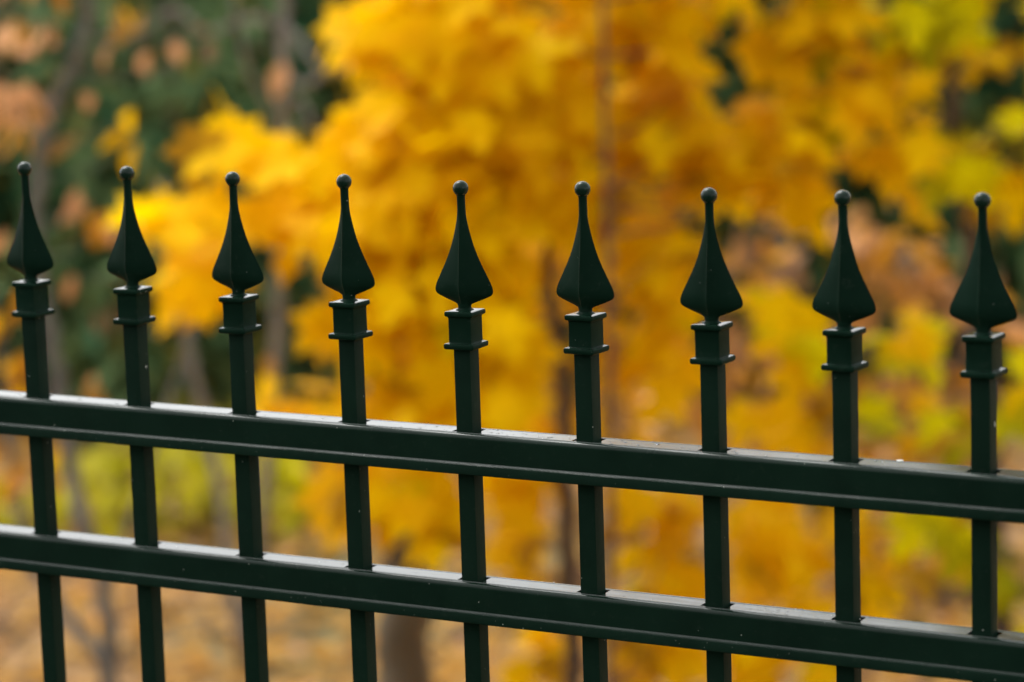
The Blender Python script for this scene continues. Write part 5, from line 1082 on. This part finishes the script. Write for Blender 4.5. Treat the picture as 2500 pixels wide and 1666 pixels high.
# ------------------------------------------------------------------ conifers added unseen behind the camera to darken the fence's reflections
grow('conifer', 'tall dark conifer added out of view on the near side to darken the fence reflections', 'tree', (-3.200, -6.600, 0.000),
  [([(-3.200, -6.600, 0.000), (-3.200, -6.600, 5.432)], 0.13, 0.02)],
  [
    ((-2.206, -6.600, 0.410), (1.114, 1.114, 0.891), 366, 0.200, (5, 1, 1)),
    ((-3.913, -5.947, 0.558), (1.086, 1.086, 0.869), 348, 0.200, (5, 1, 1)),
    ((-3.118, -7.535, 0.707), (1.059, 1.059, 0.847), 330, 0.200, (5, 1, 1)),
    ((-2.646, -5.877, 0.855), (1.031, 1.031, 0.825), 313, 0.200, (5, 1, 1)),
    ((-4.069, -6.754, 1.003), (1.003, 1.003, 0.802), 296, 0.200, (5, 1, 1)),
    ((-2.478, -7.059, 1.151), (0.975, 0.975, 0.780), 280, 0.200, (5, 1, 1)),
    ((-3.415, -5.801, 1.300), (0.947, 0.947, 0.758), 264, 0.200, (5, 1, 1)),
    ((-3.568, -7.310, 1.448), (0.920, 0.920, 0.736), 249, 0.200, (5, 1, 1)),
    ((-2.475, -6.335, 1.596), (0.892, 0.892, 0.713), 234, 0.200, (5, 1, 1)),
    ((-3.888, -6.316, 1.744), (0.864, 0.864, 0.691), 220, 0.200, (5, 1, 1)),
    ((-2.896, -7.249, 1.892), (0.836, 0.836, 0.669), 206, 0.200, (5, 1, 1)),
    ((-2.994, -5.943, 2.041), (0.808, 0.808, 0.647), 192, 0.200, (5, 1, 1)),
    ((-3.771, -6.931, 2.189), (0.781, 0.781, 0.624), 179, 0.200, (5, 1, 1)),
    ((-2.582, -6.736, 2.337), (0.753, 0.753, 0.602), 167, 0.200, (5, 1, 1)),
    ((-3.548, -6.105, 2.485), (0.725, 0.725, 0.580), 155, 0.200, (5, 1, 1)),
    ((-3.274, -7.172, 2.634), (0.697, 0.697, 0.558), 143, 0.200, (5, 1, 1)),
    ((-2.780, -6.246, 2.782), (0.669, 0.669, 0.536), 132, 0.200, (5, 1, 1)),
    ((-3.721, -6.579, 2.930), (0.642, 0.642, 0.513), 121, 0.200, (5, 1, 1)),
    ((-2.850, -6.948, 3.078), (0.614, 0.614, 0.491), 111, 0.200, (5, 1, 1)),
    ((-3.222, -6.134, 3.227), (0.586, 0.586, 0.469), 101, 0.200, (5, 1, 1)),
    ((-3.481, -6.937, 3.375), (0.558, 0.558, 0.447), 92, 0.200, (5, 1, 1)),
    ((-2.793, -6.545, 3.523), (0.530, 0.530, 0.424), 83, 0.200, (5, 1, 1)),
    ((-3.514, -6.382, 3.671), (0.503, 0.503, 0.402), 74, 0.200, (5, 1, 1)),
    ((-3.122, -6.946, 3.820), (0.475, 0.475, 0.380), 66, 0.200, (5, 1, 1)),
    ((-3.038, -6.316, 3.968), (0.447, 0.447, 0.358), 59, 0.200, (5, 1, 1)),
    ((-3.485, -6.691, 4.116), (0.419, 0.419, 0.335), 52, 0.200, (5, 1, 1)),
    ((-2.953, -6.714, 4.264), (0.391, 0.391, 0.313), 45, 0.200, (5, 1, 1)),
    ((-3.294, -6.375, 4.412), (0.364, 0.364, 0.291), 39, 0.200, (5, 1, 1)),
    ((-3.273, -6.803, 4.561), (0.336, 0.336, 0.269), 33, 0.200, (5, 1, 1)),
    ((-3.034, -6.512, 4.709), (0.308, 0.308, 0.246), 28, 0.200, (5, 1, 1)),
    ((-3.355, -6.559, 4.857), (0.280, 0.280, 0.224), 23, 0.200, (5, 1, 1)),
    ((-3.128, -6.711, 5.005), (0.252, 0.252, 0.202), 19, 0.200, (5, 1, 1)),
    ((-3.182, -6.497, 5.154), (0.225, 0.225, 0.180), 15, 0.200, (5, 1, 1)),
    ((-3.261, -6.647, 5.302), (0.197, 0.197, 0.158), 11, 0.200, (5, 1, 1)),],
  [PINE, SAGE, OLIVE], FINE, BROWN_BARK, 90, 0, 'conifers added out of view on the near side', spread=0.9, fine_wood=False)
grow('conifer', 'tall dark conifer added out of view on the near side to darken the fence reflections', 'tree', (-0.600, -7.400, 0.000),
  [([(-0.600, -7.400, 0.000), (-0.600, -7.400, 5.820)], 0.13, 0.02)],
  [
    ((0.394, -7.400, 0.439), (1.114, 1.114, 0.891), 366, 0.200, (5, 1, 1)),
    ((-1.313, -6.747, 0.598), (1.086, 1.086, 0.869), 348, 0.200, (5, 1, 1)),
    ((-0.518, -8.335, 0.757), (1.059, 1.059, 0.847), 330, 0.200, (5, 1, 1)),
    ((-0.046, -6.677, 0.916), (1.031, 1.031, 0.825), 313, 0.200, (5, 1, 1)),
    ((-1.469, -7.554, 1.075), (1.003, 1.003, 0.802), 296, 0.200, (5, 1, 1)),
    ((0.122, -7.859, 1.234), (0.975, 0.975, 0.780), 280, 0.200, (5, 1, 1)),
    ((-0.815, -6.601, 1.392), (0.947, 0.947, 0.758), 264, 0.200, (5, 1, 1)),
    ((-0.968, -8.110, 1.551), (0.920, 0.920, 0.736), 249, 0.200, (5, 1, 1)),
    ((0.125, -7.135, 1.710), (0.892, 0.892, 0.713), 234, 0.200, (5, 1, 1)),
    ((-1.288, -7.116, 1.869), (0.864, 0.864, 0.691), 220, 0.200, (5, 1, 1)),
    ((-0.296, -8.049, 2.028), (0.836, 0.836, 0.669), 206, 0.200, (5, 1, 1)),
    ((-0.394, -6.743, 2.186), (0.808, 0.808, 0.647), 192, 0.200, (5, 1, 1)),
    ((-1.171, -7.731, 2.345), (0.781, 0.781, 0.624), 179, 0.200, (5, 1, 1)),
    ((0.018, -7.536, 2.504), (0.753, 0.753, 0.602), 167, 0.200, (5, 1, 1)),
    ((-0.948, -6.905, 2.663), (0.725, 0.725, 0.580), 155, 0.200, (5, 1, 1)),
    ((-0.674, -7.972, 2.822), (0.697, 0.697, 0.558), 143, 0.200, (5, 1, 1)),
    ((-0.180, -7.046, 2.981), (0.669, 0.669, 0.536), 132, 0.200, (5, 1, 1)),
    ((-1.121, -7.379, 3.139), (0.642, 0.642, 0.513), 121, 0.200, (5, 1, 1)),
    ((-0.250, -7.748, 3.298), (0.614, 0.614, 0.491), 111, 0.200, (5, 1, 1)),
    ((-0.622, -6.934, 3.457), (0.586, 0.586, 0.469), 101, 0.200, (5, 1, 1)),
    ((-0.881, -7.737, 3.616), (0.558, 0.558, 0.447), 92, 0.200, (5, 1, 1)),
    ((-0.193, -7.345, 3.775), (0.530, 0.530, 0.424), 83, 0.200, (5, 1, 1)),
    ((-0.914, -7.182, 3.934), (0.503, 0.503, 0.402), 74, 0.200, (5, 1, 1)),
    ((-0.522, -7.746, 4.092), (0.475, 0.475, 0.380), 66, 0.200, (5, 1, 1)),
    ((-0.438, -7.116, 4.251), (0.447, 0.447, 0.358), 59, 0.200, (5, 1, 1)),
    ((-0.885, -7.491, 4.410), (0.419, 0.419, 0.335), 52, 0.200, (5, 1, 1)),
    ((-0.353, -7.514, 4.569), (0.391, 0.391, 0.313), 45, 0.200, (5, 1, 1)),
    ((-0.694, -7.175, 4.728), (0.364, 0.364, 0.291), 39, 0.200, (5, 1, 1)),
    ((-0.673, -7.603, 4.886), (0.336, 0.336, 0.269), 33, 0.200, (5, 1, 1)),
    ((-0.434, -7.312, 5.045), (0.308, 0.308, 0.246), 28, 0.200, (5, 1, 1)),
    ((-0.755, -7.359, 5.204), (0.280, 0.280, 0.224), 23, 0.200, (5, 1, 1)),
    ((-0.528, -7.511, 5.363), (0.252, 0.252, 0.202), 19, 0.200, (5, 1, 1)),
    ((-0.582, -7.297, 5.522), (0.225, 0.225, 0.180), 15, 0.200, (5, 1, 1)),
    ((-0.661, -7.447, 5.681), (0.197, 0.197, 0.158), 11, 0.200, (5, 1, 1)),],
  [PINE, SAGE, OLIVE], FINE, BROWN_BARK, 91, 0, 'conifers added out of view on the near side', spread=0.9, fine_wood=False)
grow('conifer', 'tall dark conifer added out of view on the near side to darken the fence reflections', 'tree', (1.900, -7.000, 0.000),
  [([(1.900, -7.000, 0.000), (1.900, -7.000, 6.208)], 0.13, 0.02)],
  [
    ((2.894, -7.000, 0.469), (1.114, 1.114, 0.891), 366, 0.200, (5, 1, 1)),
    ((1.187, -6.347, 0.638), (1.086, 1.086, 0.869), 348, 0.200, (5, 1, 1)),
    ((1.982, -7.935, 0.808), (1.059, 1.059, 0.847), 330, 0.200, (5, 1, 1)),
    ((2.454, -6.277, 0.977), (1.031, 1.031, 0.825), 313, 0.200, (5, 1, 1)),
    ((1.031, -7.154, 1.146), (1.003, 1.003, 0.802), 296, 0.200, (5, 1, 1)),
    ((2.622, -7.459, 1.316), (0.975, 0.975, 0.780), 280, 0.200, (5, 1, 1)),
    ((1.685, -6.201, 1.485), (0.947, 0.947, 0.758), 264, 0.200, (5, 1, 1)),
    ((1.532, -7.710, 1.655), (0.920, 0.920, 0.736), 249, 0.200, (5, 1, 1)),
    ((2.625, -6.735, 1.824), (0.892, 0.892, 0.713), 234, 0.200, (5, 1, 1)),
    ((1.212, -6.716, 1.993), (0.864, 0.864, 0.691), 220, 0.200, (5, 1, 1)),
    ((2.204, -7.649, 2.163), (0.836, 0.836, 0.669), 206, 0.200, (5, 1, 1)),
    ((2.106, -6.343, 2.332), (0.808, 0.808, 0.647), 192, 0.200, (5, 1, 1)),
    ((1.329, -7.331, 2.502), (0.781, 0.781, 0.624), 179, 0.200, (5, 1, 1)),
    ((2.518, -7.136, 2.671), (0.753, 0.753, 0.602), 167, 0.200, (5, 1, 1)),
    ((1.552, -6.505, 2.840), (0.725, 0.725, 0.580), 155, 0.200, (5, 1, 1)),
    ((1.826, -7.572, 3.010), (0.697, 0.697, 0.558), 143, 0.200, (5, 1, 1)),
    ((2.320, -6.646, 3.179), (0.669, 0.669, 0.536), 132, 0.200, (5, 1, 1)),
    ((1.379, -6.979, 3.349), (0.642, 0.642, 0.513), 121, 0.200, (5, 1, 1)),
    ((2.250, -7.348, 3.518), (0.614, 0.614, 0.491), 111, 0.200, (5, 1, 1)),
    ((1.878, -6.534, 3.688), (0.586, 0.586, 0.469), 101, 0.200, (5, 1, 1)),
    ((1.619, -7.337, 3.857), (0.558, 0.558, 0.447), 92, 0.200, (5, 1, 1)),
    ((2.307, -6.945, 4.026), (0.530, 0.530, 0.424), 83, 0.200, (5, 1, 1)),
    ((1.586, -6.782, 4.196), (0.503, 0.503, 0.402), 74, 0.200, (5, 1, 1)),
    ((1.978, -7.346, 4.365), (0.475, 0.475, 0.380), 66, 0.200, (5, 1, 1)),
    ((2.062, -6.716, 4.535), (0.447, 0.447, 0.358), 59, 0.200, (5, 1, 1)),
    ((1.615, -7.091, 4.704), (0.419, 0.419, 0.335), 52, 0.200, (5, 1, 1)),
    ((2.147, -7.114, 4.873), (0.391, 0.391, 0.313), 45, 0.200, (5, 1, 1)),
    ((1.806, -6.775, 5.043), (0.364, 0.364, 0.291), 39, 0.200, (5, 1, 1)),
    ((1.827, -7.203, 5.212), (0.336, 0.336, 0.269), 33, 0.200, (5, 1, 1)),
    ((2.066, -6.912, 5.382), (0.308, 0.308, 0.246), 28, 0.200, (5, 1, 1)),
    ((1.745, -6.959, 5.551), (0.280, 0.280, 0.224), 23, 0.200, (5, 1, 1)),
    ((1.972, -7.111, 5.720), (0.252, 0.252, 0.202), 19, 0.200, (5, 1, 1)),
    ((1.918, -6.897, 5.890), (0.225, 0.225, 0.180), 15, 0.200, (5, 1, 1)),
    ((1.839, -7.047, 6.059), (0.197, 0.197, 0.158), 11, 0.200, (5, 1, 1)),],
  [PINE, SAGE, OLIVE], FINE, BROWN_BARK, 92, 0, 'conifers added out of view on the near side', spread=0.9, fine_wood=False)
grow('conifer', 'tall dark conifer added out of view on the near side to darken the fence reflections', 'tree', (4.400, -7.300, 0.000),
  [([(4.400, -7.300, 0.000), (4.400, -7.300, 5.432)], 0.13, 0.02)],
  [
    ((5.394, -7.300, 0.410), (1.114, 1.114, 0.891), 366, 0.200, (5, 1, 1)),
    ((3.687, -6.647, 0.558), (1.086, 1.086, 0.869), 348, 0.200, (5, 1, 1)),
    ((4.482, -8.235, 0.707), (1.059, 1.059, 0.847), 330, 0.200, (5, 1, 1)),
    ((4.954, -6.577, 0.855), (1.031, 1.031, 0.825), 313, 0.200, (5, 1, 1)),
    ((3.531, -7.454, 1.003), (1.003, 1.003, 0.802), 296, 0.200, (5, 1, 1)),
    ((5.122, -7.759, 1.151), (0.975, 0.975, 0.780), 280, 0.200, (5, 1, 1)),
    ((4.185, -6.501, 1.300), (0.947, 0.947, 0.758), 264, 0.200, (5, 1, 1)),
    ((4.032, -8.010, 1.448), (0.920, 0.920, 0.736), 249, 0.200, (5, 1, 1)),
    ((5.125, -7.035, 1.596), (0.892, 0.892, 0.713), 234, 0.200, (5, 1, 1)),
    ((3.712, -7.016, 1.744), (0.864, 0.864, 0.691), 220, 0.200, (5, 1, 1)),
    ((4.704, -7.949, 1.892), (0.836, 0.836, 0.669), 206, 0.200, (5, 1, 1)),
    ((4.606, -6.643, 2.041), (0.808, 0.808, 0.647), 192, 0.200, (5, 1, 1)),
    ((3.829, -7.631, 2.189), (0.781, 0.781, 0.624), 179, 0.200, (5, 1, 1)),
    ((5.018, -7.436, 2.337), (0.753, 0.753, 0.602), 167, 0.200, (5, 1, 1)),
    ((4.052, -6.805, 2.485), (0.725, 0.725, 0.580), 155, 0.200, (5, 1, 1)),
    ((4.326, -7.872, 2.634), (0.697, 0.697, 0.558), 143, 0.200, (5, 1, 1)),
    ((4.820, -6.946, 2.782), (0.669, 0.669, 0.536), 132, 0.200, (5, 1, 1)),
    ((3.879, -7.279, 2.930), (0.642, 0.642, 0.513), 121, 0.200, (5, 1, 1)),
    ((4.750, -7.648, 3.078), (0.614, 0.614, 0.491), 111, 0.200, (5, 1, 1)),
    ((4.378, -6.834, 3.227), (0.586, 0.586, 0.469), 101, 0.200, (5, 1, 1)),
    ((4.119, -7.637, 3.375), (0.558, 0.558, 0.447), 92, 0.200, (5, 1, 1)),
    ((4.807, -7.245, 3.523), (0.530, 0.530, 0.424), 83, 0.200, (5, 1, 1)),
    ((4.086, -7.082, 3.671), (0.503, 0.503, 0.402), 74, 0.200, (5, 1, 1)),
    ((4.478, -7.646, 3.820), (0.475, 0.475, 0.380), 66, 0.200, (5, 1, 1)),
    ((4.562, -7.016, 3.968), (0.447, 0.447, 0.358), 59, 0.200, (5, 1, 1)),
    ((4.115, -7.391, 4.116), (0.419, 0.419, 0.335), 52, 0.200, (5, 1, 1)),
    ((4.647, -7.414, 4.264), (0.391, 0.391, 0.313), 45, 0.200, (5, 1, 1)),
    ((4.306, -7.075, 4.412), (0.364, 0.364, 0.291), 39, 0.200, (5, 1, 1)),
    ((4.327, -7.503, 4.561), (0.336, 0.336, 0.269), 33, 0.200, (5, 1, 1)),
    ((4.566, -7.212, 4.709), (0.308, 0.308, 0.246), 28, 0.200, (5, 1, 1)),
    ((4.245, -7.259, 4.857), (0.280, 0.280, 0.224), 23, 0.200, (5, 1, 1)),
    ((4.472, -7.411, 5.005), (0.252, 0.252, 0.202), 19, 0.200, (5, 1, 1)),
    ((4.418, -7.197, 5.154), (0.225, 0.225, 0.180), 15, 0.200, (5, 1, 1)),
    ((4.339, -7.347, 5.302), (0.197, 0.197, 0.158), 11, 0.200, (5, 1, 1)),],
  [PINE, SAGE, OLIVE], FINE, BROWN_BARK, 93, 0, 'conifers added out of view on the near side', spread=0.9, fine_wood=False)
grow('conifer', 'tall dark conifer added out of view on the near side to darken the fence reflections', 'tree', (6.800, -5.600, 0.000),
  [([(6.800, -5.600, 0.000), (6.800, -5.600, 5.820)], 0.13, 0.02)],
  [
    ((7.794, -5.600, 0.439), (1.114, 1.114, 0.891), 366, 0.200, (5, 1, 1)),
    ((6.087, -4.947, 0.598), (1.086, 1.086, 0.869), 348, 0.200, (5, 1, 1)),
    ((6.882, -6.535, 0.757), (1.059, 1.059, 0.847), 330, 0.200, (5, 1, 1)),
    ((7.354, -4.877, 0.916), (1.031, 1.031, 0.825), 313, 0.200, (5, 1, 1)),
    ((5.931, -5.754, 1.075), (1.003, 1.003, 0.802), 296, 0.200, (5, 1, 1)),
    ((7.522, -6.059, 1.234), (0.975, 0.975, 0.780), 280, 0.200, (5, 1, 1)),
    ((6.585, -4.801, 1.392), (0.947, 0.947, 0.758), 264, 0.200, (5, 1, 1)),
    ((6.432, -6.310, 1.551), (0.920, 0.920, 0.736), 249, 0.200, (5, 1, 1)),
    ((7.525, -5.335, 1.710), (0.892, 0.892, 0.713), 234, 0.200, (5, 1, 1)),
    ((6.112, -5.316, 1.869), (0.864, 0.864, 0.691), 220, 0.200, (5, 1, 1)),
    ((7.104, -6.249, 2.028), (0.836, 0.836, 0.669), 206, 0.200, (5, 1, 1)),
    ((7.006, -4.943, 2.186), (0.808, 0.808, 0.647), 192, 0.200, (5, 1, 1)),
    ((6.229, -5.931, 2.345), (0.781, 0.781, 0.624), 179, 0.200, (5, 1, 1)),
    ((7.418, -5.736, 2.504), (0.753, 0.753, 0.602), 167, 0.200, (5, 1, 1)),
    ((6.452, -5.105, 2.663), (0.725, 0.725, 0.580), 155, 0.200, (5, 1, 1)),
    ((6.726, -6.172, 2.822), (0.697, 0.697, 0.558), 143, 0.200, (5, 1, 1)),
    ((7.220, -5.246, 2.981), (0.669, 0.669, 0.536), 132, 0.200, (5, 1, 1)),
    ((6.279, -5.579, 3.139), (0.642, 0.642, 0.513), 121, 0.200, (5, 1, 1)),
    ((7.150, -5.948, 3.298), (0.614, 0.614, 0.491), 111, 0.200, (5, 1, 1)),
    ((6.778, -5.134, 3.457), (0.586, 0.586, 0.469), 101, 0.200, (5, 1, 1)),
    ((6.519, -5.937, 3.616), (0.558, 0.558, 0.447), 92, 0.200, (5, 1, 1)),
    ((7.207, -5.545, 3.775), (0.530, 0.530, 0.424), 83, 0.200, (5, 1, 1)),
    ((6.486, -5.382, 3.934), (0.503, 0.503, 0.402), 74, 0.200, (5, 1, 1)),
    ((6.878, -5.946, 4.092), (0.475, 0.475, 0.380), 66, 0.200, (5, 1, 1)),
    ((6.962, -5.316, 4.251), (0.447, 0.447, 0.358), 59, 0.200, (5, 1, 1)),
    ((6.515, -5.691, 4.410), (0.419, 0.419, 0.335), 52, 0.200, (5, 1, 1)),
    ((7.047, -5.714, 4.569), (0.391, 0.391, 0.313), 45, 0.200, (5, 1, 1)),
    ((6.706, -5.375, 4.728), (0.364, 0.364, 0.291), 39, 0.200, (5, 1, 1)),
    ((6.727, -5.803, 4.886), (0.336, 0.336, 0.269), 33, 0.200, (5, 1, 1)),
    ((6.966, -5.512, 5.045), (0.308, 0.308, 0.246), 28, 0.200, (5, 1, 1)),
    ((6.645, -5.559, 5.204), (0.280, 0.280, 0.224), 23, 0.200, (5, 1, 1)),
    ((6.872, -5.711, 5.363), (0.252, 0.252, 0.202), 19, 0.200, (5, 1, 1)),
    ((6.818, -5.497, 5.522), (0.225, 0.225, 0.180), 15, 0.200, (5, 1, 1)),
    ((6.739, -5.647, 5.681), (0.197, 0.197, 0.158), 11, 0.200, (5, 1, 1)),],
  [PINE, SAGE, OLIVE], FINE, BROWN_BARK, 94, 0, 'conifers added out of view on the near side', spread=0.9, fine_wood=False)
grow('conifer', 'tall dark conifer added out of view on the near side to darken the fence reflections', 'tree', (-5.600, -5.200, 0.000),
  [([(-5.600, -5.200, 0.000), (-5.600, -5.200, 6.208)], 0.13, 0.02)],
  [
    ((-4.606, -5.200, 0.469), (1.114, 1.114, 0.891), 366, 0.200, (5, 1, 1)),
    ((-6.313, -4.547, 0.638), (1.086, 1.086, 0.869), 348, 0.200, (5, 1, 1)),
    ((-5.518, -6.135, 0.808), (1.059, 1.059, 0.847), 330, 0.200, (5, 1, 1)),
    ((-5.046, -4.477, 0.977), (1.031, 1.031, 0.825), 313, 0.200, (5, 1, 1)),
    ((-6.469, -5.354, 1.146), (1.003, 1.003, 0.802), 296, 0.200, (5, 1, 1)),
    ((-4.878, -5.659, 1.316), (0.975, 0.975, 0.780), 280, 0.200, (5, 1, 1)),
    ((-5.815, -4.401, 1.485), (0.947, 0.947, 0.758), 264, 0.200, (5, 1, 1)),
    ((-5.968, -5.910, 1.655), (0.920, 0.920, 0.736), 249, 0.200, (5, 1, 1)),
    ((-4.875, -4.935, 1.824), (0.892, 0.892, 0.713), 234, 0.200, (5, 1, 1)),
    ((-6.288, -4.916, 1.993), (0.864, 0.864, 0.691), 220, 0.200, (5, 1, 1)),
    ((-5.296, -5.849, 2.163), (0.836, 0.836, 0.669), 206, 0.200, (5, 1, 1)),
    ((-5.394, -4.543, 2.332), (0.808, 0.808, 0.647), 192, 0.200, (5, 1, 1)),
    ((-6.171, -5.531, 2.502), (0.781, 0.781, 0.624), 179, 0.200, (5, 1, 1)),
    ((-4.982, -5.336, 2.671), (0.753, 0.753, 0.602), 167, 0.200, (5, 1, 1)),
    ((-5.948, -4.705, 2.840), (0.725, 0.725, 0.580), 155, 0.200, (5, 1, 1)),
    ((-5.674, -5.772, 3.010), (0.697, 0.697, 0.558), 143, 0.200, (5, 1, 1)),
    ((-5.180, -4.846, 3.179), (0.669, 0.669, 0.536), 132, 0.200, (5, 1, 1)),
    ((-6.121, -5.179, 3.349), (0.642, 0.642, 0.513), 121, 0.200, (5, 1, 1)),
    ((-5.250, -5.548, 3.518), (0.614, 0.614, 0.491), 111, 0.200, (5, 1, 1)),
    ((-5.622, -4.734, 3.688), (0.586, 0.586, 0.469), 101, 0.200, (5, 1, 1)),
    ((-5.881, -5.537, 3.857), (0.558, 0.558, 0.447), 92, 0.200, (5, 1, 1)),
    ((-5.193, -5.145, 4.026), (0.530, 0.530, 0.424), 83, 0.200, (5, 1, 1)),
    ((-5.914, -4.982, 4.196), (0.503, 0.503, 0.402), 74, 0.200, (5, 1, 1)),
    ((-5.522, -5.546, 4.365), (0.475, 0.475, 0.380), 66, 0.200, (5, 1, 1)),
    ((-5.438, -4.916, 4.535), (0.447, 0.447, 0.358), 59, 0.200, (5, 1, 1)),
    ((-5.885, -5.291, 4.704), (0.419, 0.419, 0.335), 52, 0.200, (5, 1, 1)),
    ((-5.353, -5.314, 4.873), (0.391, 0.391, 0.313), 45, 0.200, (5, 1, 1)),
    ((-5.694, -4.975, 5.043), (0.364, 0.364, 0.291), 39, 0.200, (5, 1, 1)),
    ((-5.673, -5.403, 5.212), (0.336, 0.336, 0.269), 33, 0.200, (5, 1, 1)),
    ((-5.434, -5.112, 5.382), (0.308, 0.308, 0.246), 28, 0.200, (5, 1, 1)),
    ((-5.755, -5.159, 5.551), (0.280, 0.280, 0.224), 23, 0.200, (5, 1, 1)),
    ((-5.528, -5.311, 5.720), (0.252, 0.252, 0.202), 19, 0.200, (5, 1, 1)),
    ((-5.582, -5.097, 5.890), (0.225, 0.225, 0.180), 15, 0.200, (5, 1, 1)),
    ((-5.661, -5.247, 6.059), (0.197, 0.197, 0.158), 11, 0.200, (5, 1, 1)),],
  [PINE, SAGE, OLIVE], FINE, BROWN_BARK, 95, 0, 'conifers added out of view on the near side', spread=0.9, fine_wood=False)

# ------------------------------------------------------------------ fallen leaves
items = []
rr = random.Random(5)
for _ in range(24000):
    a_ = rr.uniform(-0.42, 0.42) + math.radians(29.5); d_ = 3.2 + 10.5 * rr.random() ** 0.75
    x = cam.location.x - math.sin(a_) * d_; y = cam.location.y + math.cos(a_) * d_
    if y < 0.4: continue
    n_ = Vector((rr.gauss(0, .15), rr.gauss(0, .15), 1)).normalized(); th = rr.uniform(0, 6.283)
    xv = Vector((math.cos(th), math.sin(th), 0)); xv = (xv - n_ * xv.dot(n_)).normalized(); yv = n_.cross(xv)
    s_ = rr.uniform(.04, .07); M = np.eye(4); M[:3, :3] = np.array(Matrix((xv, yv, n_)).transposed()) * s_
    M[:3, 3] = (x, y, bump_z(x, y) + rr.uniform(.006, .045))
    items.append((rr.randrange(4), rr.choices(range(5), (8, .3, .8, .2, 1.2))[0], M))
tag(link('leaf_litter', join_leaves('leaf_litter', MAPLE, [TAN, SALMON, RUST, BROWN, ORANGE], items, np.zeros(3))), 'tan and orange fallen leaves covering the ground behind the fence', 'fallen leaves', kind='stuff')
